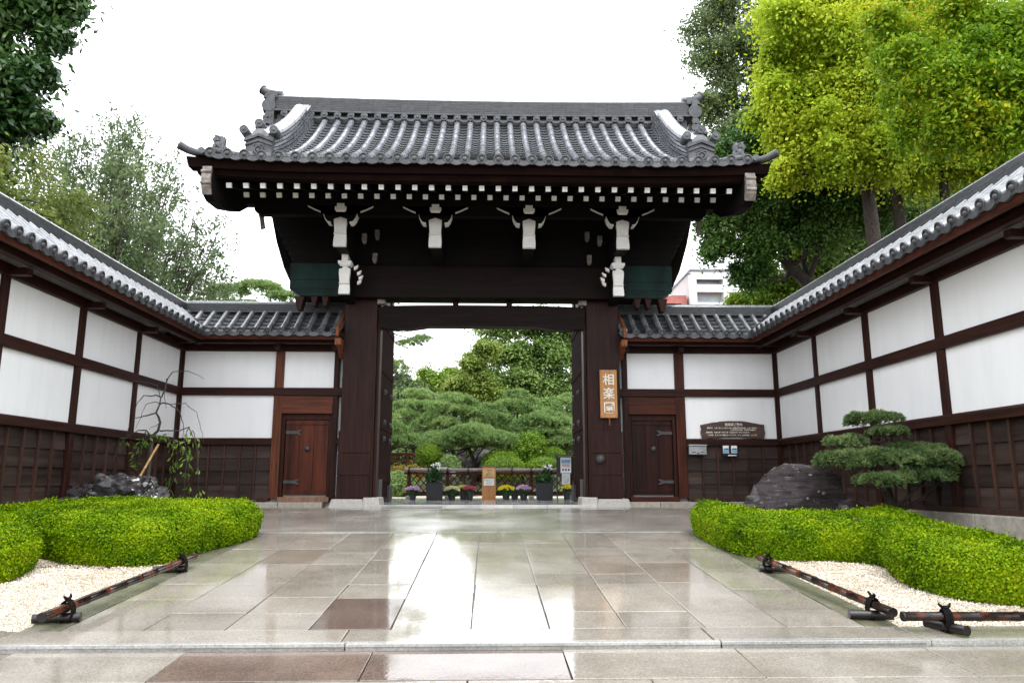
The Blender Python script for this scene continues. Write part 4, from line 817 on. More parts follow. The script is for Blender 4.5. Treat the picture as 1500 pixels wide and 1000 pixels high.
def planter(x, y, label, seed, fx):
    rng = np.random.default_rng(seed); t = thing('square_planter', (x, y, .062), label, 'planter', 'black square planters by the lattice')
    m = MB(); h, z1 = .2, .46; m.hexa([(x + a * k, y + b * k, z) for z, k in ((.062, .185), (z1, .2)) for a, b in ((-1, -1), (1, -1), (1, 1), (-1, 1))]); m.box(x - .205, x + .205, y - .205, y + .205, z1 + .001, z1 + .02); m.build('planter_box', 'planter', t, bevel=.008)
    V = [clump_leaves(rng, (x + rng.uniform(-.13, .13), y + rng.uniform(-.1, .1), .55 + rng.uniform(0, .12)), (.14, .14, .1), 160, .1, .05, .4, .6, .3, .3) for k in range(6)] + [clump_leaves(rng, (x + fx * .4, y, .75), (.1, .08, .1), 90, .09, .045, .4, .6, .2, .2)]
    leafobj('leaves', np.concatenate(V), 'planter leaf', t); st = MB(); V = []
    for k in range(4):
        p = np.array([x + fx + rng.uniform(-.12, .12), y - .05, .84 + rng.uniform(-.04, .08)]); st.tube([(x + fx * .4, y, .5), p], [.008, .005], 5); q = unit(rng.normal(0, 1, (9, 3)) + [0, -.5, .3]); V.append(quads(p + q * .03, q, unit(np.cross(q, rng.normal(0, 1, (9, 3)))), .07, .04))
    st.build('stems', 'mum leaf', t); leafobj('flowers', np.concatenate(V), 'white bloom', t)
planter(-1.3, 18.7, 'black square planter with white flowers beside the lilac pot, left of the stand', 11, -.02)
planter(1.38, 18.7, 'black square planter with white flowers beside the black poster stand', 12, .12)
r_ = MB(); r_.hexa([(x, y, z) for z in (.02, .075) for x, y in ((-2.02, 14.62), (-.86, 14.62), (-.9, 14.95), (-1.98, 14.95))]); tag(r_.build('access_ramp', 'wet kerb granite', bevel=.01, at=(-1.4, 14.8, .03)), 'pale flat stone ramp plate bridging the gate threshold', 'ramp')
# ------------------------------------------------------------ clipped hedges
leafmat('dead needle', [(.3, .1, .03), (.5, .28, .09)], .1)
leafmat('hedge leaf', [(.032, .08, .001), (.105, .205, .001), (.205, .315, .002), (.33, .4, .006)], .14, .5, 2.2, .1)
mat('hedge core', (.01, .016, .004), (.03, .04, .01), .9, 20, bump=0)  # dark filler core inset behind the leaves, blocks see-through
def pdist(poly, P):                            # signed distance of points to polygon (+ inside) and outward direction
    poly = np.array(poly); best = np.full(len(P), 1e9); dirn = np.zeros_like(P); ins = np.zeros(len(P), bool)
    for a, b in zip(poly, np.roll(poly, -1, 0)):
        ab = b - a; t = np.clip(((P - a) @ ab) / (ab @ ab), 0, 1); q = a + t[:, None] * ab; d = np.linalg.norm(P - q, axis=1); m = d < best
        best[m] = d[m]; dirn[m] = (q - P)[m] / (d[m][:, None] + 1e-6)
        c = ((a[1] > P[:, 1]) != (b[1] > P[:, 1])); c[c] &= P[c, 0] < (b[0] - a[0]) * (P[c, 1] - a[1]) / (b[1] - a[1]) + a[0]; ins ^= c
    return np.where(ins, best, -best), dirn
def smooth_poly(p, n=3):
    p = np.array(p, float)
    for _ in range(n): q = np.roll(p, -1, 0); p = np.stack([p * .75 + q * .25, p * .25 + q * .75], 1).reshape(-1, 2)
    return p
def hedge(name, poly, H, n, label, seed, rr=.3, l=.027, wd=.018, lm='hedge leaf', zf=zr, group=None):
    rng = np.random.default_rng(seed); poly = smooth_poly(poly); c = poly.mean(0); t = thing(name, (c[0], c[1], zf(c[1])), label, 'hedge', group)
    lo, hi = poly.min(0) - .05, poly.max(0) + .05; A = rng.uniform(lo, hi, (n * 3, 2)); d, o = pdist(poly, A)
    A, d, o = A[d > 0], d[d > 0], o[d > 0]
    hz = lambda P: np.array([zf(y) for y in P[:, 1]]); bump_ = lambda P, k: np.array([noise.noise((x * k, y * k, seed)) for x, y in P])
    x = np.minimum(d / rr, 1); top = H * (1 - .55 * (1 - np.sqrt(np.maximum(0, 1 - (1 - x) ** 2.4)))) + .035 * bump_(A, 1.7) + .022 * bump_(A, 5)
    keep = rng.random(len(A)) < .62 + .38 * (x < 1); A, d, o, x, top = A[keep], d[keep], o[keep], x[keep], top[keep]
    Ptop = np.column_stack([A, hz(A) + top]); Ntop = np.column_stack([o * ((1 - x) * 1.3)[:, None], np.ones(len(A))])
    per = np.linalg.norm(poly - np.roll(poly, -1, 0), axis=1).sum(); area = max(.5, len(A) and (hi - lo).prod()); ns = int(n * per * H / area * 1.7)
    i = rng.integers(0, len(poly), ns * 2); f = rng.random(ns * 2)[:, None]; B = poly[i] * (1 - f) + np.roll(poly, -1, 0)[i] * f
    seg = np.linalg.norm(np.roll(poly, -1, 0) - poly, axis=1)[i]; k = rng.random(ns * 2) < seg / seg.max(); B, i = B[k], i[k]
    e = np.roll(poly, -1, 0)[i] - poly[i]; on = unit(np.column_stack([e[:, 1], -e[:, 0]])); zz = rng.random(len(B)) ** .85 * .7 * H
    dd, _ = pdist(poly, B + on * .03); on[dd > 0] *= -1
    q = np.column_stack([B, zz]); wob = .03 * np.array([noise.noise((a * 3, b * 3, c_ * 4 + seed)) for a, b, c_ in q]) + rng.normal(0, .012, len(B))
    B2 = B + on * wob[:, None] - on * (.05 * (1 - zz / (.6 * H)) ** 2)[:, None]; Ps = np.column_stack([B2, hz(B) + zz]); Ns = np.column_stack([on, np.full(len(B), .12)])
    P = np.concatenate([Ptop, Ps]); N = unit(np.concatenate([Ntop, Ns])); P += N * rng.normal(0, .014, (len(P), 1))
    D, S = orient(rng, N, .55, 0); D = unit(D + N * .35); sz = rng.uniform(.7, 1.3, len(P))
    sp = rng.random(len(P)) < .012; P[sp] += N[sp] * .035; D[sp] = unit(N[sp] + rng.normal(0, .3, (sp.sum(), 3)))
    leafobj('foliage', quads(P, D, S, l * sz, wd * sz), lm, t)
    i = rng.integers(0, len(Ptop), 60); Q = Ptop[i] + [0, 0, .022]; D2, S2 = orient(rng, Ntop[i], .3, 0); leafobj('fallen_leaves', quads(Q, D2, S2, rng.uniform(.03, .06, 60), .02), 'dead needle', t)
    m = MB(); cen = c; e = np.roll(poly, -1, 0) - np.roll(poly, 1, 0); nrm = unit(np.column_stack([-e[:, 1], e[:, 0]]))
    if pdist(poly, poly[:1] + nrm[:1] * .02)[0][0] < 0: nrm = -nrm
    pin = poly + nrm * .1
    V = []; hh = (0, .4 * H, .62 * H); 
    for k_, z in enumerate(hh):
        s_ = 1 if k_ < 2 else .9; V += [(cen[0] + (a - cen[0]) * s_, cen[1] + (b - cen[1]) * s_, zf(b) + z - .02) for a, b in pin]
    n_ = len(pin); m.add(V, [(k_ * n_ + j, k_ * n_ + (j + 1) % n_, (k_ + 1) * n_ + (j + 1) % n_, (k_ + 1) * n_ + j) for k_ in range(2) for j in range(n_)] + [tuple(2 * n_ + j for j in range(n_))])
    m.build('dark_core', 'hedge core', t); return t
hedge('clipped_hedge', [(-3.12, 10.95), (-3.12, 10.2), (-3.42, 9.2), (-3.5, 8.4), (-4.2, 8.45), (-4.75, 8.65), (-5.05, 9.0), (-5.8, 8.95), (-6.3, 9.0), (-6.3, 10.9), (-5.2, 11.25), (-4.2, 11.05)], .47, 98000, 'long bright green clipped hedge in front of the craggy rock on the left', 1)
hedge('clipped_hedge', [(-4.72, 8.4), (-4.6, 7.85), (-4.62, 7.45), (-5.1, 7.0), (-6.3, 6.8), (-6.3, 8.75), (-5.3, 8.8)], .46, 50000, 'small rounded clipped hedge cut off by the left edge of the photo', 2)
hedge('clipped_hedge', [(2.86, 10.9), (2.84, 9.7), (2.95, 8.85), (3.5, 8.6), (4.05, 8.6), (4.32, 8.3), (4.05, 7.75), (3.93, 7.2), (4.1, 6.7), (4.55, 6.42), (4.95, 6.3), (5.05, 6.9), (5.05, 7.6), (5.15, 8.6), (5.4, 9.5), (5.3, 10.2), (4.6, 9.75), (3.85, 9.4), (3.4, 9.75), (3.3, 10.6), (3.15, 11.15)], .46, 125000, 'wavy bright green clipped hedge around the smooth dark rock on the right', 3)
# ------------------------------------------------------------ rocks
mat('wet slate rock', (.012, .0095, .0105), (.06, .048, .052), .12, 2.2, stretch=(.7, .7, 5), bump=.75, bscale=4, bdist=.03, rough2=.35, c3=(.045, .036, .036))
m_ = mat('craggy rock', (.01, .009, .0095), (.05, .045, .046), .35, 4, bump=1, bscale=9, bdist=.04, rough2=.6, c3=(.085, .08, .08))
mat('lichen', (.5, .5, .49), (.7, .7, .69), .8, 12, bump=.5)
mat('garden rock', (.06, .055, .05), (.22, .2, .18), .6, 3, bump=.8, bscale=8, bdist=.04)
def rock(name, c, s, label, m, seed, rough=.25, cuts=5, strat=0, rot=0, shear=(0, 0), sq=1.0, sub=0, build=True, group=None):
    import bmesh
    bm = bmesh.new(); bmesh.ops.create_icosphere(bm, subdivisions=cuts, radius=1); rr = random.Random(seed); off = Vector((seed * 3.1, seed * 1.7, seed))
    planes = [(Vector((rr.gauss(0, 1), rr.gauss(0, 1), rr.gauss(0, .8))).normalized(), rr.uniform(.62, .9)) for _ in range(11)]
    for v in bm.verts:
        p = v.co.copy()
        if sq != 1: k4 = (abs(p.x) ** 5 + abs(p.y) ** 5 + abs(p.z) ** 5) ** .2; p = p.lerp(p / k4, sq - 1)
        for n_, d in planes:
            k = p.dot(n_) - d
            if k > 0: p -= n_ * k * (.97 if strat else .9)
        p += v.normal * (noise.fractal(p * 1.6 + off, 1, 2, 4) * rough * .6 + (abs(noise.noise(p * 4 + off)) - .25) * rough * .45 + noise.fractal(p * 9 + off, 1, 2, 3) * rough * .14 + (0 if strat else (abs(noise.noise(p * 7 + off)) - .2) * rough * -.2 + noise.fractal(p * 5 - off, 1, 2, 4) * rough * .22))
        if strat:
            h = p.z * strat + p.x * 2.2 + noise.noise(p * 1.2 + off) * .5 + noise.noise(p * 6 + off) * .25; p += Vector((v.normal.x, v.normal.y, v.normal.z * .3)) * (.075 * (((h % 1) ** 3) - .25))
        v.co = p
    ca, sa = math.cos(rot), math.sin(rot)
    for v in bm.verts:
        x, y, z = v.co; x += z * shear[0]; y += z * shear[1]; x, y = x * s[0], y * s[1]; v.co = (c[0] + x * ca - y * sa, c[1] + x * sa + y * ca, c[2] + z * s[2])
    mb = MB(); mb.v = [tuple(v.co) for v in bm.verts]; mb.f = [tuple(v.index for v in f.verts) for f in bm.faces]; bm.free()
    o = mb.build(name, m, smooth=32, at=(c[0], c[1], c[2])); return tag(o, label, 'rock', group) if label else o
# right: a wedge of wet layered slate leaning right
rock('slate_rock', (4.0, 10.2, -.08), (.84, .5, .82), 'big wet dark layered rock leaning behind the right hedge beside the pine', 'wet slate rock', 4, .05, 6, 4, .12, (.06, .1), 1.66)
rock('slate_rock', (4.75, 10.45, -.2), (.6, .45, .6), 'lower brown shoulder rock under the pine right of the big wet slate rock', 'wet slate rock', 8, .22, 5, 6, .3)
rk = rock('craggy_rock', (-5.7, 11.9, .12), (1.0, .5, .6), 'rough dark grey crag with a white lichen streak behind the left hedge', 'craggy rock', 5, .33, 6, 0, -.1, (.1, .1))
n, l = m_.node_tree.nodes, m_.node_tree.links                              # white lichen band over the right flank of the crag
tcn = n.new('ShaderNodeTexCoord'); sp_ = n.new('ShaderNodeSeparateXYZ'); l.new(tcn.outputs['Object'], sp_.inputs[0]); nz = n.new('ShaderNodeTexNoise'); nz.inputs['Scale'].default_value = 9; nz.inputs['Detail'].default_value = 5
l.new(tcn.outputs['Object'], nz.inputs['Vector'])
def mth(op, a, b, c=None):
    q = n.new('ShaderNodeMath'); q.operation = op
    for i, v in enumerate((a, b, c)):
        if v is None: continue
        if isinstance(v, (int, float)): q.inputs[i].default_value = v
        else: l.new(v, q.inputs[i])
    return q.outputs[0]
band = mth('SUBTRACT', .1, mth('ABSOLUTE', mth('SUBTRACT', mth('MULTIPLY_ADD', sp_.outputs[2], .75, sp_.outputs[0]), .78), 0)); msk = mth('GREATER_THAN', mth('MULTIPLY_ADD', mth('SUBTRACT', nz.outputs['Fac'], .5), .7, band), .1)
mxn = n.new('ShaderNodeMix'); mxn.data_type = 'RGBA'; bs = n['Principled BSDF']; l.new(msk, mxn.inputs[0]); l.new(bs.inputs['Base Color'].links[0].from_socket, mxn.inputs[6]); mxn.inputs[7].default_value = (.6, .6, .59, 1); l.new(mxn.outputs[2], bs.inputs['Base Color'])
rock('craggy_rock', (-6.1, 11.3, .02), (.4, .3, .26), 'low dark stone lying left of the lichen-streaked crag', 'craggy rock', 12, .4, 5)
# ------------------------------------------------------------ clipped pine on the right, weeping sapling on the left
leafmat('white pine needle', [(.028, .06, .018), (.085, .145, .048), (.17, .24, .085), (.32, .38, .15)], .12, .5, 3)
mat('pine bark', (.018, .012, .009), (.075, .052, .04), .8, 14, bump=1, bscale=30, bdist=.02)
mat('grey bark', (.035, .027, .02), (.12, .1, .08), .85, 9, stretch=(1, 1, .3), bump=.9, bscale=18, bdist=.03)
mat('dark bark', (.012, .009, .007), (.05, .038, .03), .8, 9, stretch=(1, 1, .3), bump=.9, bscale=18, bdist=.03)
def pads(rng, plist, nt, k, l, wd, lumps=16):    # cloud pads made of little needle rosettes
    V = []
    for (x, y, z, rx, ry, rz) in plist:
        lc = [(np.array([math.cos(a) * math.sqrt(q) * .76, math.sin(a) * math.sqrt(q) * .76]) + rng.normal(0, .05, 2), rng.uniform(.17, .36)) for a, q in zip(np.arange(lumps) * 2.4, (np.arange(lumps) + .5) / lumps)]
        n = int(nt * rx * ry)
        d = unit(rng.normal(0, 1, (n, 3))); d[:, 2] = np.where(d[:, 2] < -.25, -d[:, 2], d[:, 2]); i = rng.integers(0, lumps, n)
        C = np.array([c for c, _ in lc])[i]; r = np.array([q for _, q in lc])[i][:, None]
        hz = np.sqrt(np.maximum(0, 1 - (C ** 2).sum(1)))[:, None]
        P = np.concatenate([C, hz * .7], 1) + d * r * np.array([1, 1, 1.05]); ins = np.zeros(n, bool)
        for c, q in lc:
            hc = math.sqrt(max(0, 1 - c @ c)) * .7; ins |= ((P - np.array([c[0], c[1], hc])) ** 2 / np.array([1, 1, 1.1])).sum(1) < (q * .86) ** 2
        P, d = P[~ins], d[~ins]; P = P * np.array([rx, ry, rz]) + [x, y, z]
        ax = unit(d + [0, 0, .8] + rng.normal(0, .25, d.shape))
        for _ in range(k):
            D = unit(ax + rng.normal(0, .45, ax.shape)); S = unit(np.cross(D, rng.normal(0, 1, D.shape))); s = rng.uniform(.7, 1.2, len(P)); V.append(quads(P + D * (l * .5 * s)[:, None], D, S, l * s, wd))
    return np.concatenate(V)
def pine(name, base, trunk, plist, nt, k, l, wd, lm, label, seed, r0=.09, group=None, dead=0):
    rng = np.random.default_rng(seed); t = thing(name, base, label, 'tree', group); m = MB(); nn = len(trunk)
    rs = [r0 * (1 - .7 * i / (nn - 1)) for i in range(nn)]; m.tube(trunk, rs, 9); tp = np.array(trunk)
    for p in plist:
        j = np.argmin(np.linalg.norm(tp - (np.array(p[:3]) - [0, 0, .15]), axis=1)); end = np.array(p[:3]) + [0, 0, p[5] * .15]; limb(m, tp[j], end, rs[j] * .55, rs[j] * .2, rng, .1)
        for _ in range(5): limb(m, end, end + np.array([rng.uniform(-.7, .7) * p[3], rng.uniform(-.7, .7) * p[4], p[5] * .35]), rs[j] * .2, rs[j] * .06, rng, .1, 3, 5)
    m.build('trunk', 'pine bark', t, smooth=60); V = pads(rng, plist, nt, k, l, wd); leafobj('crown', V, lm, t)
    if dead:
        i = rng.integers(0, len(V) // 4, dead); Q = V.reshape(-1, 4, 3)[i].mean(1) + rng.normal(0, .01, (dead, 3)) + [0, 0, .012]; D = unit(rng.normal(0, 1, (dead, 3)) * [1, 1, .3]); leafobj('fallen_leaves', quads(Q, D, unit(np.cross(D, [0, .3, 1])), .035, .014), 'dead needle', t)
    return t
pine('clipped_pine', (5.4, 10.2, -.3), [(5.45, 10.25, -.35), (5.5, 10.25, .1), (5.36, 10.2, .5), (5.12, 10.2, .8), (5.2, 10.2, 1.05), (5.28, 10.2, 1.25)],
     [(5.22, 10.1, 1.17, .4, .36, .26), (5.34, 9.95, 1.03, .27, .27, .2), (4.84, 10.05, .9, .32, .3, .2), (4.83, 10.0, .55, .48, .44, .36), (5.08, 9.85, .66, .34, .34, .26), (5.72, 10.0, .55, .66, .52, .46), (5.42, 9.75, .58, .44, .38, .3), (6.02, 10.0, .48, .4, .42, .32), (5.12, 9.7, .36, .44, .36, .26), (5.6, 9.7, .42, .4, .36, .25)], 11000, 8, .058, .011, 'white pine needle', 'cloud-pruned grey-green pine with flat pads beside the wet rock', 21, .085, None, 110)
leafmat('weeping leaf', [(.06, .13, .02), (.15, .25, .04), (.28, .34, .07)], .4)
def sapling():
    rng = np.random.default_rng(5); Y = 12.3; t = thing('weeping_sapling', (-5.2, Y, -.1), 'thin nearly bare weeping sapling propped by a stake behind the left crag', 'tree'); m = MB()
    X = lambda px: (px - 715) / 1100 * Y * 1.0 + .0; Z = lambda py: EYE + (704 - py) / 1100 * Y
    P = lambda px, py, dy=0: ((px - 715) * (Y + dy) / 1100 * .997, Y + dy, EYE + (704 - py) * (Y + dy) / 1100 * .985)
    tr = [(230, 735), (231, 690), (232, 650), (231, 640), (239, 632), (241, 620), (238, 612), (234, 606), (238, 594), (239, 583)]
    m.tube([P(*q) for q in tr], [.032, .03, .027, .025, .022, .02, .018, .016, .013, .01], 8)
    br = [[(239, 583), (229, 580), (215, 581), (207, 590), (200, 608)], [(238, 592), (228, 590), (219, 594), (213, 612), (207, 630)], [(235, 606), (225, 609), (213, 611), (203, 615), (197, 626), (193, 650)], [(239, 593), (252, 593), (265, 603), (274, 622), (277, 650)], [(241, 632), (255, 633), (270, 632), (282, 627), (288, 635), (296, 660), (302, 700)],
          [(231, 640), (222, 632), (210, 632), (197, 640), (187, 652), (178, 676)], [(233, 641), (248, 640), (262, 646), (270, 660), (268, 690), (262, 725)], [(240, 582), (245, 570), (246, 556), (252, 546), (263, 544), (283, 547), (299, 556)], [(239, 584), (232, 565), (222, 563), (205, 561), (190, 560)], [(254, 593), (275, 592), (292, 605), (300, 630), (306, 650)], [(282, 628), (278, 645), (284, 680), (283, 725)], [(262, 644), (275, 655), (287, 672), (290, 735)], [(230, 642), (214, 650), (206, 670), (203, 700)], [(288, 630), (295, 650), (300, 680), (304, 720)], [(246, 556), (242, 580), (248, 600)], [(241, 620), (235, 625), (226, 630)], [(262, 630), (266, 660), (262, 690), (258, 715)], [(222, 632), (216, 655), (212, 690)]]
    V = []
    for i, b in enumerate(br):
        dy = rng.uniform(-.35, .35); n_ = len(b); pts = [np.array(P(x, y, dy * k / (n_ - 1))) for k, (x, y) in enumerate(b)]
        q = []
        for a, c in zip(pts[:-1], pts[1:]):
            for s in (0, .33, .66): q.append(a + (c - a) * s + rng.normal(0, .008, 3))
        q.append(pts[-1]); r = .011 if i in (0, 2, 3, 4, 5, 6, 7) else .006; m.tube(q, [r * (1 - .8 * k / (len(q) - 1)) + .0015 for k in range(len(q))], 5)
        for p in q:
            low = p[2] < 1.2 + .1 * rng.random()
            if i in (2, 4, 5, 6, 10, 11, 12, 13, 16, 17) and low and rng.random() < (.8 if i in (6, 10, 11, 12, 16) else .4):
                k = rng.integers(2, 6); D = unit(rng.normal(0, .5, (k, 3)) + [0, 0, -.9]); V.append(quads(p + rng.normal(0, .03, (k, 3)) + D * .05, D, unit(np.cross(D, rng.normal(0, 1, (k, 3)))), rng.uniform(.07, .12, k), .034))
    m.build('trunk', 'dark bark', t, smooth=60); leafobj('leaves', np.concatenate(V), 'weeping leaf', t)
sapling()
mat('yellow bamboo', (.4, .24, .09), (.62, .42, .2), .4, 8, bump=.1)
b = MB(); bamboo(b, (-5.5, 12.25, .6), (-5.27, 12.28, 1.1), .017, 4); tag(b.build('bamboo_stake', 'yellow bamboo', smooth=40, at=(-5.5, 12.25, .8)), 'slanting pale yellow bamboo stake behind the craggy left rock', 'stake')
# ------------------------------------------------------------ trees outside the walls
leafmat('glossy dark leaf', [(.016, .055, .012), (.045, .11, .024), (.085, .165, .04), (.14, .24, .075)], .3, .3, .5, .45)
leafmat('ginkgo leaf', [(.19, .31, .02), (.39, .51, .035), (.58, .65, .05), (.74, .73, .09)], .45, .45, .45)
leafmat('cherry leaf', [(.08, .18, .01), (.17, .31, .015), (.3, .42, .02), (.62, .5, .02)], .42, .4, .6)
leafmat('camphor leaf', [(.07, .14, .03), (.16, .26, .06), (.25, .36, .1), (.35, .46, .16)], .38, .35, .45)
leafmat('dusty leaf', [(.07, .11, .045), (.12, .175, .075), (.18, .24, .11), (.25, .31, .155)], .3, .5, .5)
leafmat('evergreen leaf', [(.02, .06, .012), (.05, .12, .024), (.1, .19, .038), (.17, .28, .06)], .35, .35, .5)
leafmat('grey camphor leaf', [(.07, .11, .04), (.13, .185, .07), (.2, .265, .11), (.28, .35, .16)], .35)
leafmat('azalea leaf', [(.07, .14, .01), (.15, .26, .02), (.24, .36, .03)], .3, .5, 1)
leafmat('spray leaf', [(.1, .14, .03), (.2, .25, .06), (.33, .36, .11)], .4)
leafmat('lime leaf', [(.09, .17, .015), (.19, .3, .03), (.32, .42, .05)], .45, .5, .5)
leafmat('olive leaf', [(.11, .17, .03), (.21, .29, .055), (.36, .4, .1)], .35, .5, .5)
leafmat('garden pine needle', [(.08, .15, .05), (.18, .28, .09), (.29, .4, .135), (.4, .5, .22)], .38, .5, .35)
leafmat('yellow green leaf', [(.08, .13, .02), (.17, .22, .035), (.28, .27, .06)], .4, .5, .6)
# upper left: big-leaved evergreen hanging over the wall
tree('evergreen_oak', (-11.4, 14.2, 0), [(-11.4, 14.2, -.2), (-11.2, 14.2, 4), (-10.7, 14.1, 7.5), (-10.2, 14, 10)],
     [(-9.7, 13.6, 9.2, 1.1, 1.2, 1.0), (-10.2, 13.6, 7.9, 1.2, 1.2, .9), (-9.2, 13.8, 8.2, .7, .8, .6), (-9.6, 13.6, 10.6, 1.1, 1.2, .9), (-11, 13.4, 9.6, 1.3, 1.3, 1.3), (-9.0, 14, 10.0, .75, .8, .55), (-10.6, 13.5, 7.2, .9, 1, .55), (-9.55, 13.9, 7.4, .5, .6, .4), (-10.8, 14, 11.6, 1.4, 1.4, 1), (-8.75, 14, 9.2, .35, .4, .35), (-9.9, 13.6, 6.9, .8, .8, .5), (-9.0, 13.8, 7.5, .45, .5, .4), (-9.7, 13.6, 6.5, .7, .7, .35), (-10.3, 13.4, 8.6, 1, 1, .8)],
     36000, .15, .062, 'glossy dark leaf', 'dark bark', 'dark glossy broadleaf tree filling the upper left corner above the wall', r0=.28, seed=3, up=.45, jit=.55, droop=.8, sub=7, low=.5)
tree('bushy_tree', (-9.6, 12.4, 0), [(-9.6, 12.4, -.2), (-9.3, 12.4, 3), (-8.7, 12.4, 5)],
     [(-8.35, 12.3, 5.35, .7, .7, .5), (-8.9, 12.3, 5.9, .8, .8, .6), (-7.75, 12.5, 4.85, .4, .5, .3)], 2600, .11, .05, 'spray leaf', 'dark bark', 'yellow-green leafy tree peeping over the left wall below the dark broadleaf crown', r0=.12, seed=5, sub=8)
# left: tall feathery tree of many ascending branches
def feathery(name, base, h, spread, lm, label, seed, nb, l=.19, wd=.06, lean=(0, 0)):
    rng = np.random.default_rng(seed); t = thing(name, base, label, 'tree'); m = MB(); V = []; b = np.array(base, float)
    m.tube([b, b + [0, 0, h * .16], b + [.1, 0, h * .3]], [.3, .24, .18], 9)
    for i in range(nb):
        a = rng.uniform(0, 2 * math.pi); s = rng.random() ** .6 * spread; top = b + np.array([math.cos(a) * s * 1.0 + lean[0], math.sin(a) * s * .7 + lean[1], h * (1 - .46 * (s / spread) ** 1.8) * rng.uniform(.86, 1.02)])
        st = b + np.array([rng.normal(0, .15), rng.normal(0, .15), h * rng.uniform(.12, .34)]); n = 9; pts = []
        for k in range(n + 1):
            f = k / n; p = st + (top - st) * f; p[:2] += (top - st)[:2] * (math.sin(f * math.pi * .5) - f) * .55; pts.append(p + rng.normal(0, .04, 3))
        m.tube(pts, [.085 * (1 - .85 * k / n) for k in range(n + 1)], 5, False)
        for k in range(3, n + 1):
            for _ in range(7):
                c = pts[k] + rng.normal(0, .22, 3) * [1.3, 1.3, 1.2]; d0 = unit((rng.normal(0, .75, (1, 3)) + [math.cos(a) * .5, math.sin(a) * .5, 1.0])); nl = rng.integers(10, 30)
                f = rng.random((nl, 1)); P = c + d0 * f * .6 + rng.normal(0, .09, (nl, 3)); D = unit(d0 + rng.normal(0, .6, (nl, 3))); V.append(quads(P, D, unit(np.cross(D, rng.normal(0, 1, (nl, 3)))), l * rng.uniform(.7, 1.2, nl), wd))
                if _ < 2: m.tube([pts[k], c + d0[0] * .3], [.018, .006], 4, False)
    m.build('trunk', 'grey bark', t, smooth=60); leafobj('crown', np.concatenate(V), lm, t); return t
feathery('feathery_tree', (-13.1, 25, 0), 12.9, 4.2, 'dusty leaf', 'tall airy grey-green tree with many upswept branches behind the left wall', 7, 64)
feathery('feathery_tree', (-10.6, 27, 0), 8.4, 1.5, 'dusty leaf', 'smaller pale wispy tree just left of the gate roof, behind the wall corner', 8, 12)
tree('slender_tree', (-13, 18, 0), [(-13, 18, -.2), (-12.4, 18, 4), (-11.7, 18, 7)], [(-11.0, 17.8, 7.6, 1.2, 1, .9), (-11.6, 17.8, 8.8, 1.0, 1, .8), (-10.2, 17.8, 6.8, .9, .8, .5), (-12.2, 17.8, 7.2, 1.1, 1, .8)], 2400, .11, .045, 'spray leaf', 'dark bark', 'sparse light green tree with thin dark branches in front of the airy grey-green tree', r0=.13, seed=9, sub=10, spread=1.0)
pine('garden_pine', (-10.5, 32, 0), [(-10.6, 32, -.2), (-10.4, 32, 4), (-10.8, 32, 6.5), (-10.2, 32, 8.2)], [(-11.3, 31.8, 7.95, 1.1, .9, .75), (-10.0, 31.8, 8.15, 1.15, 1, .8), (-8.75, 31.8, 7.85, .8, .8, .6), (-10.6, 31.5, 7.3, 1.4, 1, .6), (-9.2, 31.5, 7.2, 1.0, .9, .5)], 800, 7, .2, .035, 'garden pine needle', 'round-topped green pine showing between the left wall roof and the gate', 31, .2)
# right: ginkgo, cherry, camphor and evergreens
tree('ginkgo_tree', (10.3, 19, 0), [(10.5, 19, -.2), (10.35, 19, 5), (10.25, 19, 9), (10.2, 19, 13), (10.2, 19, 16)],
     [(8.3, 18.3, 12.2, 1.1, 1.2, .9), (9.6, 18, 13.2, 1.5, 1.3, 1.1), (8.5, 18.2, 10.7, 1.2, 1.2, .75), (8.4, 18.3, 9.4, 1.1, 1.1, .7), (9.9, 17.8, 11.4, 1.5, 1.3, 1), (9.7, 18, 9.7, 1.4, 1.2, .8), (8.9, 18.2, 14.0, 1.2, 1.2, .9), (11.6, 18, 12.6, 1.5, 1.3, 1.1), (11.3, 18, 10.5, 1.4, 1.2, .8), (8.1, 18.4, 8.6, .6, .8, .35), (10.5, 18, 15.2, 2, 1.6, 1.2), (8.0, 18.4, 13.2, .6, .8, .4), (10.6, 18, 8.9, 1.0, 1, .5), (9.0, 18, 11.6, 1.3, 1.2, 1.0), (10.6, 17.9, 12.2, 1.5, 1.3, 1.1), (9.0, 18, 8.9, .9, .9, .5), (7.75, 18.3, 11.4, .7, .8, .6), (9.4, 18, 15, 1.5, 1.3, 1), (7.7, 18.3, 10.1, .6, .7, .4), (11.4, 17.8, 11.6, 1.5, 1.2, 1)],
     80000, .085, .07, 'ginkgo leaf', 'pine bark', 'bright yellow-green ginkgo tree standing behind the right wall near the gate roof', r0=.24, seed=11, up=.6, jit=.5, sub=8, droop=.2, spread=1.08)
tree('ginkgo_tree', (11.9, 20.5, 0), [(12.15, 20.5, -.2), (12.05, 20.5, 5), (11.9, 20.5, 9), (12.1, 20.5, 14)],
     [(12.6, 19.9, 11.6, 1.6, 1.3, 1), (13.6, 20, 13.4, 1.7, 1.4, 1.2), (11.8, 20, 14.5, 1.6, 1.3, 1.2), (14, 20, 11, 1.4, 1.3, .9), (12.4, 19.8, 9.6, 1.3, 1.1, .6), (15.5, 20, 13, 1.5, 1.3, 1.3)],
     34000, .085, .07, 'ginkgo leaf', 'pine bark', 'second ginkgo tree whose reddish straight trunk rises right of the first over the right wall', r0=.26, seed=12, up=.6, jit=.5, sub=8, spread=1.08)
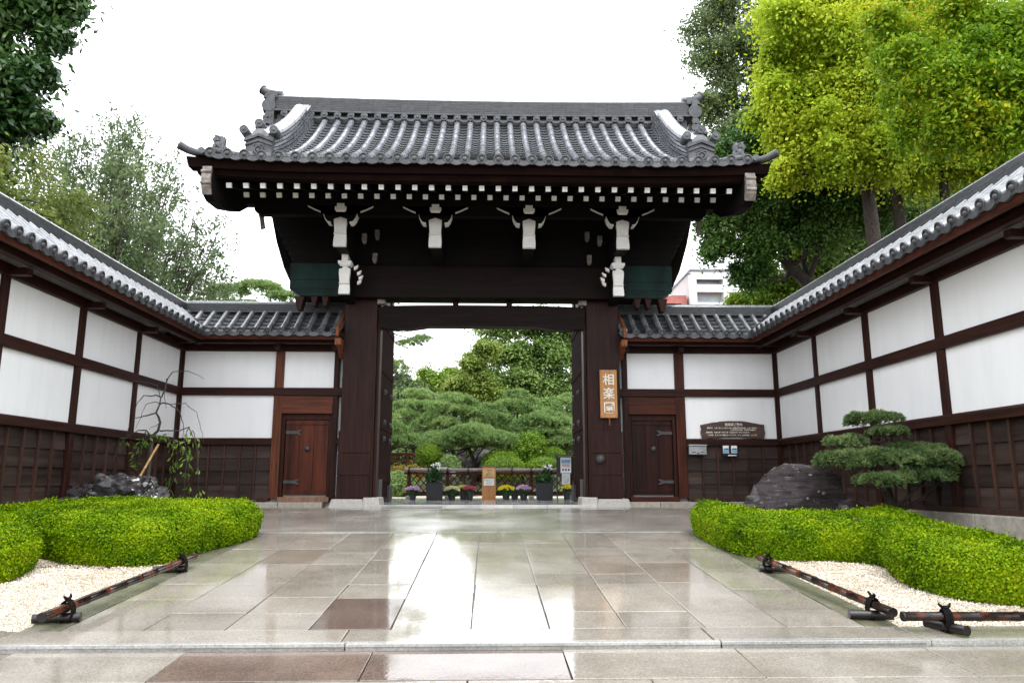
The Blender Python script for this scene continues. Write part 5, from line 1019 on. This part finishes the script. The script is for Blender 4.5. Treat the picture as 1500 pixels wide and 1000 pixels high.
tree('broadleaf_tree', (12.9, 19.8, 0), [(12.8, 19.8, -.2), (12.85, 19.8, 6), (12.95, 19.8, 11)], [(13.6, 19.4, 9.3, 1.3, 1.1, .8), (13.2, 19.4, 10.6, 1.2, 1, .8), (14.6, 19.4, 10.2, 1.2, 1.1, 1)], 12000, .1, .05, 'cherry leaf', 'dark bark', 'dark trunked broadleaf tree between the ginkgo trunks and the right edge', r0=.24, seed=13, sub=8)
tree('cherry_tree', (11.4, 13.4, 0), [(11.6, 13.4, -.2), (11.4, 13.4, 4), (11.2, 13.3, 6.2), (10.3, 13.2, 7.0), (9.3, 13, 7.4)],
     [(9.4, 12.8, 8.6, 1.1, 1, .8), (8.5, 12.8, 7.9, .9, .9, .6), (9.9, 12.6, 7.9, 1.0, .9, .5), (10.2, 12.8, 9.2, 1.1, 1, .9), (7.9, 12.9, 8.8, .7, .8, .6), (8.9, 12.9, 9.6, .9, .9, .6), (8.5, 12.8, 7.1, .7, .8, .35), (9.4, 12.6, 6.9, .8, .8, .35), (10.3, 12.6, 7.2, .6, .7, .3)],
     24000, .088, .044, 'cherry leaf', 'dark bark', 'leafy green and yellow cherry tree leaning over the right wall at the top right', r0=.2, seed=14, up=.55, jit=.6, sub=9, droop=.5, spread=1.1)
tree('camphor_tree', (10.8, 30, 0), [(11.5, 30, -.2), (11.3, 30, 7), (10.8, 30, 13), (10.6, 30, 18), (10.8, 30, 22)],
     [(9.3, 29.5, 20.5, 1.3, 1.3, 1.0), (9.5, 29.5, 18.2, 1.2, 1.2, .8), (9.4, 29.5, 16.3, 1.2, 1.2, .7), (10.8, 29.5, 19.6, 1.6, 1.4, 1.2), (11.0, 29.5, 21.8, 1.8, 1.5, 1.2), (10.6, 29.5, 14.9, 1.2, 1.2, .7), (11.6, 29.5, 17, 1.8, 1.5, 1.2), (10.2, 29.5, 22.6, 1.3, 1.3, .9), (11.2, 29.5, 13, 1.4, 1.3, .8), (12.4, 29.5, 15, 1.5, 1.3, 1), (12.6, 29.5, 18.5, 1.6, 1.3, 1.2), (12.5, 29.5, 21, 1.6, 1.3, 1.2), (10.9, 29.5, 11.4, 1.3, 1.2, .8), (11.4, 29.4, 15.6, 1.4, 1.3, 1), (10.2, 29.4, 13.4, 1.1, 1.1, .7), (11.5, 29.4, 18.8, 1.4, 1.3, 1), (12.6, 29.5, 12.4, 1.5, 1.3, 1)],
     30000, .15, .065, 'grey camphor leaf', 'dark bark', 'tall grey-green camphor tree with see-through crown right of the gate ridge', r0=.32, seed=15, sub=9, spread=.95)
tree('evergreen_tree', (9.7, 22, 0), [(10.1, 22, -.2), (9.9, 22, 5), (9.75, 22, 6.5), (9.2, 22, 7.0), (9.0, 22, 8), (8.4, 22, 8.6), (8.0, 22, 9.2)],
     [(7.0, 21.5, 8.4, .9, 1, .6), (6.9, 21.6, 7.5, .75, .9, .5), (8.1, 21.5, 9.6, 1.1, 1.1, .7), (8.0, 21.4, 7.4, .85, .9, .5), (9.3, 21.5, 9.4, 1.2, 1.1, .8), (7.4, 21.6, 9.3, .8, .9, .5), (9.9, 21.3, 7.9, 1.0, 1, .7), (7.8, 21.6, 6.7, .6, .8, .35), (10.9, 21.5, 9.2, 1.2, 1.1, 1.0), (8.6, 21.6, 8.3, .9, .9, .7), (10.4, 21.6, 8.4, 1.1, 1, .8), (7.5, 21.7, 10.4, .9, .8, .6), (8.4, 21.8, 11, 1, .9, .7), (6.6, 21.7, 8.9, .6, .7, .4), (11.6, 21.6, 8.6, 1.2, 1, .9)],
     40000, .12, .055, 'evergreen leaf', 'dark bark', 'dark evergreen with a bent leaning trunk between the gate eave and the right wall', r0=.27, seed=16, sub=9, low=.5, droop=.6)
tree('evergreen_tree', (13, 26, 0), [(13, 26, -.2), (13, 26, 6), (12.8, 26, 11)], [(11.5, 25.8, 9.5, 1.8, 1.4, 1.4), (13.2, 25.8, 10, 2, 1.5, 1.5), (15.5, 25.8, 10.5, 2, 1.5, 1.5), (12, 25.8, 12.6, 2, 1.5, 1.4), (14.6, 25.8, 13.2, 2, 1.5, 1.5), (17.4, 25.8, 12, 2, 1.5, 2), (13.5, 25.8, 8.4, 1.8, 1.4, 1), (15.5, 25.8, 8.8, 1.8, 1.4, 1.1), (17.5, 25.8, 9.6, 1.8, 1.4, 1.2), (11.8, 25.8, 8, 1.3, 1.2, .9)], 40000, .15, .07, 'camphor leaf', 'dark bark', 'shaded evergreen mass of leaves behind the ginkgo trunks over the right wall', r0=.3, seed=17, sub=9)
tree('maple_tree', (10.3, 26, 0), [(10.4, 26, -.2), (10.3, 26, 4), (10.3, 26, 6.5)], [(9.2, 25.6, 6.7, 1, 1, .6), (10.6, 25.6, 7.3, 1.3, 1, .8), (11.9, 25.6, 7.0, 1.1, 1, .8), (11.2, 25.6, 8.4, 1.1, 1, .6), (9.8, 25.6, 8.0, .8, .9, .5)], 13000, .11, .07, 'lime leaf', 'dark bark', 'low yellow-green tree just over the right wall corner below the dark evergreen', r0=.15, seed=18, sub=8)
# ------------------------------------------------------------ garden seen through the gate
mat('moss bank', (.03, .045, .012), (.09, .11, .03), .9, 3, bump=.6, bscale=12, bdist=.05)
gm = MB(); gm.grid(lambda u, v: (u, v, .02 + 1.0 * max(0, min(1, (v - 24.5) / 9)) + .12 * noise.noise((u * .5, v * .5, 2))), list(np.linspace(-14, 14, 30)), list(np.linspace(23.8, 70, 40))); tag(gm.build('garden_bank', 'moss bank'), kind='structure')
GPG = 'cloud-pruned pines in the garden'
def mound(x, y, z0, pl, label, seed, nt=1150, l=.16, lm='garden pine needle'):
    tr = [(x, y, z0 - .3), (x + .15, y, z0 + .6), (x - .1, y, z0 + 1.3)] + [(x + .05, y, max(p[2] for p in pl) + .1)]
    return pine('pruned_pine', (x, y, z0), tr, pl, nt, 6, l, .032, lm, label, seed, .12, GPG)
def fan(x, y, top, wdt, seed, n=6):
    rng = np.random.default_rng(seed); o = [(x, y, top - .4, .62, .6, .55)]; h = max(.45, top - 1.8)
    for k in range(n + 9):
        a = k * 2.4 + rng.uniform(-.3, .3); q = math.sqrt((k + 1) / (n + 9)); r = rng.uniform(.5, .72)
        o.append((x + wdt * .8 * q * math.cos(a), y - .2 - wdt * .55 * q * abs(math.sin(a)) + rng.uniform(-.2, .3), top - .4 - h * q ** 1.7 * rng.uniform(.75, 1.05), r, r * .9, r * rng.uniform(.75, .95)))
    return o
mound(-1.4, 30, .6, fan(-1.4, 30, 3.75, 1.9, 1, 8), 'broad cloud-pruned pine in the middle left of the gate opening', 41)
mound(-.1, 30.5, .6, fan(-.1, 30.5, 3.4, 1.8, 2, 8), 'cloud-pruned pine in the centre behind the black stones', 42)
mound(1.3, 34, .8, fan(1.3, 34, 4.4, 2.2, 3, 7), 'rounded pruned pine right of centre below the big camphor', 43)
mound(2.3, 29, .6, fan(2.2, 29, 3.0, 1.5, 4, 6), 'bright pruned pine left of the right gate pillar above the round azalea', 44)
mound(3.6, 31, .6, fan(3.5, 31, 3.9, 1.9, 5, 7), 'pruned pine half hidden by the right gate pillar', 45)
mound(-.6, 27.5, .4, fan(-.6, 27.5, 2.35, 1.5, 6, 6), 'low spreading pruned pine drooping over the black stones', 46)
mound(-3.2, 33, .6, fan(-3.2, 33, 4.3, 2.0, 7, 8), 'darker pruned pine at the left of the opening behind the door leaf', 47)
mound(-3.7, 27.2, .3, fan(-3.7, 27.2, 2.3, 1.2, 8, 5), 'blue-green pruned pine low beside the left door leaf', 48)
pine('garden_pine', (-4.1, 24, 0), [(-4.2, 24, -.2), (-3.9, 24, 2.4), (-4.1, 24, 4.2), (-3.6, 24, 5.4)], [(-2.75, 23.9, 5.15, .7, .6, .5), (-2.15, 23.9, 4.75, .4, .4, .36), (-2.6, 23.9, 4.65, .45, .45, .3), (-3.05, 23.9, 3.6, .6, .5, .7), (-3.4, 23.9, 2.95, .5, .5, .4), (-3.6, 23.9, 5.9, .8, .7, .5), (-3.2, 23.9, 2.3, .4, .4, .3)], 1500, 8, .12, .014, 'garden pine needle', 'black pine whose branch hangs into the upper left corner of the gate opening', 32, .16)
tree('camphor_tree', (3.3, 50, 0), [(3.3, 50, -.2), (3.2, 50, 4), (2.9, 50, 7), (3.3, 50, 11)], [(1.0, 49.3, 10.6, 1.7, 1.5, 1.1), (2.8, 49, 10.8, 1.9, 1.6, 1.1), (4.8, 49, 10.4, 1.8, 1.6, 1.2), (.2, 49.2, 8.8, 1.5, 1.5, .9), (2, 48.8, 8.7, 1.6, 1.5, 1), (4, 48.8, 8.6, 1.8, 1.5, 1.1), (6, 49, 9, 1.6, 1.5, 1.3), (.2, 48.8, 6.9, 1.6, 1.4, .9), (2.4, 48.5, 6.7, 1.7, 1.5, .9), (4.6, 48.5, 6.5, 1.8, 1.5, 1), (6.3, 48.5, 6.3, 1.5, 1.5, 1), (3.6, 48.3, 5, 1.6, 1.4, .7)],
     42000, .2, .1, 'camphor leaf', 'dark bark', 'huge billowing camphor tree filling the upper right of the gate opening', 'tree', None, .4, 51, .6, .5, .3, .5, .35, None, 9)
tree('olive_tree', (-1.2, 45, 0), [(-1, 45, -.2), (-1.2, 45, 4), (-1, 45, 7)], [(-.9, 44.6, 7.4, 1.0, 1.1, .7), (-1.9, 44.6, 6.1, 1.0, 1, .6), (-.6, 44.6, 6.2, 1.1, 1, .7), (-.3, 44.6, 8.2, .9, .9, .5), (-1.6, 44.6, 5.2, 1.2, 1, .6), (.5, 44.6, 5.4, 1.1, 1, .7)], 14000, .17, .08, 'olive leaf', 'dark bark', 'yellowing autumn tree left of the huge camphor in the gate opening', r0=.25, seed=52, sub=8)
tree('light_tree', (-4.4, 58, 0), [(-4.4, 58, -.2), (-4.3, 58, 4), (-4.3, 58, 7)], [(-4.3, 57.6, 7.9, 1.7, 1.4, .9), (-2.6, 57.6, 8.4, 1.6, 1.4, .8), (-5.8, 57.6, 7.2, 1.5, 1.4, .8), (-3.6, 57.4, 6.2, 1.8, 1.4, .8), (-1.6, 57.4, 6.8, 1.5, 1.4, .8), (-5.4, 57.4, 5.6, 1.6, 1.4, .8), (-7.2, 57.6, 6.2, 1.6, 1.4, 1)], 15000, .22, .11, 'lime leaf', 'dark bark', 'pale yellow-green trees far back at the left of the gate opening', r0=.3, seed=53, sub=8)
tree('garden_tree', (-5.4, 40, 0), [(-5.4, 40, -.2), (-5.2, 40, 3), (-5.2, 40, 6)], [(-4.4, 39.6, 5.3, 1.2, 1.1, .7), (-3.3, 39.6, 4.6, 1.1, 1.1, .6), (-5.6, 39.6, 6, 1.3, 1.1, .8), (-2.4, 39.6, 3.9, 1.0, 1, .6)], 11000, .16, .07, 'dusty leaf', 'dark bark', 'grey-green garden tree behind the pruned pines at the left of the opening', r0=.22, seed=54, sub=7)
tree('garden_tree', (1.5, 43, .5), [(1.5, 43, .3), (1.5, 43, 2), (1.5, 43, 3.4)], [(-1.2, 42.6, 3.2, 1.3, 1, 1), (.3, 42.6, 3.8, 1.3, 1, 1), (1.8, 42.4, 3.6, 1.4, 1, 1.1), (3.4, 42.4, 4.0, 1.4, 1, 1.1), (4.8, 42.4, 3.6, 1.3, 1, 1.1), (.8, 42.2, 2.3, 1.5, 1, .9), (3, 42.2, 2.4, 1.5, 1, .9), (-.8, 42.2, 1.9, 1.4, 1, .8), (5, 42.2, 2.2, 1.4, 1, .9)], 14000, .17, .08, 'camphor leaf', 'dark bark', 'bank of lower leafy green trees just below the huge camphor, behind the pruned pines', r0=.2, seed=56, sub=8)
tree('garden_tree', (-3.6, 42, .5), [(-3.6, 42, .3), (-3.6, 42, 2), (-3.4, 42, 3.4)], [(-3, 41.6, 3.2, 1.3, 1, 1), (-4.4, 41.6, 3.4, 1.3, 1, 1), (-3.8, 41.4, 2.1, 1.5, 1, .9), (-2.2, 41.4, 2.2, 1.3, 1, .8)], 7000, .17, .08, 'yellow green leaf', 'dark bark', 'low yellow-green leafy trees at the back left of the gate opening', r0=.2, seed=57, sub=8)
tree('round_bush', (1.25, 27.6, .3), [(1.25, 27.6, .2), (1.25, 27.6, .8), (1.25, 27.6, 1.3)], [(1.25, 27.5, 1.55, .75, .65, .85), (.95, 27.3, 1.2, .5, .5, .6), (1.6, 27.3, 1.3, .5, .5, .6)], 9000, .085, .05, 'azalea leaf', 'dark bark', 'bright green leafy bush right of the black stones in the garden', 'bush', r0=.08, seed=55, sub=8)
def dome(name, x, y, z, rx, ry, rz, lm, label, seed, n=6000, l=.05, cat='shrub', group=None, low=.6):
    rng = np.random.default_rng(seed); t = thing(name, (x, y, z - rz), label, cat, group); leafobj('foliage', np.concatenate([clump_leaves(rng, (x, y, z), (rx, ry, rz), n, l, l * .6, .3, .6, .2, .93, low), clump_leaves(rng, (x, y, z), (rx * .93, ry * .93, rz * .93), n // 2, l, l * .6, .3, .6, .2, .9, low)]), lm, t)
    m = MB(); m.lathe((x, y, z - rz), (0, 0, 1), [(rx * .85 * math.sin(a), rz - rz * .85 * math.cos(a)) for a in np.linspace(.15, 3.0, 10)], 12); m.build('dark_core', 'hedge core', t); return t
dome('round_shrub', -2.08, 26.6, 1.4, .43, .43, .36, 'azalea leaf', 'neatly clipped round ball shrub left in the garden behind the lattice', 61)
dome('azalea_mound', .55, 25.4, .95, .62, .5, .36, 'azalea leaf', 'low bright azalea mound just right of the orange-brown stand, behind the lattice', 62)
dome('azalea_mound', .45, 26.6, 1.15, .62, .5, .38, 'azalea leaf', 'duller green mound behind the low bright azalea near the stand', 63)
dome('azalea_mound', 1.85, 25.4, .98, .55, .45, .3, 'azalea leaf', 'low bright azalea mound left of the black poster stand', 64)
dome('azalea_mound', 2.35, 27.6, 1.35, .45, .4, .35, 'azalea leaf', 'small round azalea below the flat grey stone at the right', 65)
dome('azalea_mound', 2.6, 29, 1.75, .5, .4, .4, 'azalea leaf', 'round azalea above the flat grey stone near the right gate pillar', 66)
leafmat('maple leaf', [(.1, .15, .02), (.25, .22, .04), (.5, .2, .05)], .4, .5, 1.5)
tree('maple_bush', (-2.7, 24.8, .1), [(-2.7, 24.8, 0), (-2.7, 24.8, .4), (-2.65, 24.8, .8)], [(-2.85, 24.7, .85, .4, .35, .22), (-2.4, 24.7, .8, .38, .35, .2), (-2.6, 24.7, .62, .5, .4, .2)], 3500, .06, .035, 'maple leaf', 'dark bark', 'small maple bush turning orange beside the left gate pillar', 'bush', r0=.04, seed=67, sub=6)
dome('grass_clump', -2.75, 23.6, .38, .5, .45, .38, 'garden pine needle', 'soft dark green clump at the foot of the left gate pillar', 68, 5000, .09)
dome('garden_shrub', -1.3, 25.9, .95, .35, .35, .4, 'garden pine needle', 'small dark shrub right of the round ball shrub', 69, 4000, .07)
for k, (x, y, z, rx, rz, lm, lab) in enumerate(((-3.9, 35, 1.5, 1.2, .75, 'garden pine needle', 'dark shrub mass under the leftmost pruned pine at the back of the garden'), (-2.0, 36, 1.55, 1.3, .8, 'yellow green leaf', 'yellowish shrub under the pines between the round ball shrub and the left pillar'), (.1, 36, 1.5, 1.3, .8, 'camphor leaf', 'leafy shrub behind the dark standing stone'), (2.2, 37, 1.6, 1.3, .85, 'azalea leaf', 'light green shrub behind the bright leafy bush'), (4.1, 36, 1.5, 1.3, .8, 'camphor leaf', 'leafy shrub behind the right gate pillar at the back of the garden'))):
    dome('garden_shrub', x, y, z, rx, .9, rz, lm, lab, 80 + k, 7000, .12)
GR = 'stones in the garden'
rock('garden_stone', (-1.45, 25.2, .72), (.4, .35, .3), 'brown rounded stone just over the lattice left of the stand', 'garden rock', 31, .2, 4, group=GR)
rock('garden_stone', (-1.0, 28, 1.1), (.3, .3, .6), 'upright grey stone right of the round ball shrub', 'garden rock', 32, .3, 4, group=GR)
rock('garden_stone', (-.15, 28.6, 1.0), (.75, .4, .65), 'wide dark standing stone in the middle of the garden', 'craggy rock', 33, .3, 4, group=GR)
rock('garden_stone', (.75, 28.8, 1.1), (.5, .4, .65), 'grey pointed stone left of the bright green bush', 'garden rock', 34, .3, 4, group=GR)
rock('garden_stone', (2.15, 28.4, 1.55), (.55, .4, .16), 'flat pale grey stone slab near the right gate pillar', 'granite', 35, .12, 4, group=GR)
rock('garden_stone', (2.0, 28.2, 1.1), (.4, .35, .4), 'dark stone underneath the flat pale slab', 'craggy rock', 36, .3, 4, group=GR)
b = MB(); b.box(-3.6, -2.3, 27.6, 27.68, 1.42, 1.52); b.box(-3.6, -2.3, 27.6, 27.66, 1.2, 1.26)
for x in (-3.4, -2.9, -2.35): b.box(x - .04, x + .04, 27.59, 27.67, .7, 1.42)
tag(b.build('garden_railing', 'orange wood X', bevel=.008, at=(-2.9, 27.6, .7)), 'short reddish wooden railing left of the round ball shrub', 'railing')
# ------------------------------------------------------------ apartment block beyond the trees
mat('white concrete', (.7, .7, .71), (.8, .8, .81), .7, .6, bump=0); mat('red brick cladding', (.33, .1, .085), (.45, .16, .13), .8, .8, bump=0)
mat('window glass', (.16, .2, .24), (.4, .45, .5), .15, .3, bump=0); mat('recess wall', (.42, .38, .38), (.5, .46, .45), .8, 1, bump=0); mat('roof rim', (.2, .21, .23), (.28, .29, .31), .7, 1, bump=0)
BY = 120; t = thing('apartment_block', (38, BY + 6, -.2), 'white and red apartment block with balconies seen right of the gate', 'building')
def block(x0, x1, ztop, nf, fh, bays, wallm, parm, dy=0, rim=True):
    y = BY + dy; o = MB(); o.box(x0, x1, y + 1.4, y + 14, -.2, ztop); wl = o.build('wall', 'recess wall', t)
    f = MB(); p = MB()
    for i in range(nf + 1): z = ztop - i * fh; f.box(x0, x1, y + .05, y + 1.39, z - .35, z)
    n = len(bays)
    for b in bays: f.box(b - .45, b + .45, y - .02, y + 1.39, -.2, ztop - .001)
    f.box(x0, x1, y - .01, y + .3, ztop - 1.4, ztop - .002); f.build('floor_frame', wallm, t)
    for i in range(1, nf + 1):
        z = ztop - i * fh - .2
        for a, c in zip(bays[:-1], bays[1:]):
            q = MB(); q.box(a + .451, c - .451, y, y + .12, z - .3, z + .95); q.build('balcony', parm, t)
            for k in range(2): g_ = MB(); m_ = (c - a - 1.2) / 2; g_.box(a + .6 + k * m_ + .1, a + .6 + (k + 1) * m_ - .2, y + 1.36, y + 1.395, z + .1, z + 2.1); g_.build('window', 'window glass', t)
    if rim: r = MB(); r.box(x0 - .25, x1 + .25, y - .3, y + 14.2, ztop + .01, ztop + .35); r.build('roof_rim', 'roof rim', t)
block(33.6, 56, 34.9, 5, 3.05, [34, 39.4, 46, 52, 55.5], 'white concrete', 'white concrete')
block(18, 33.2, 31.2, 4, 3.0, [18.4, 23, 28.2, 32.8], 'red brick cladding', 'red brick cladding', 2, False)
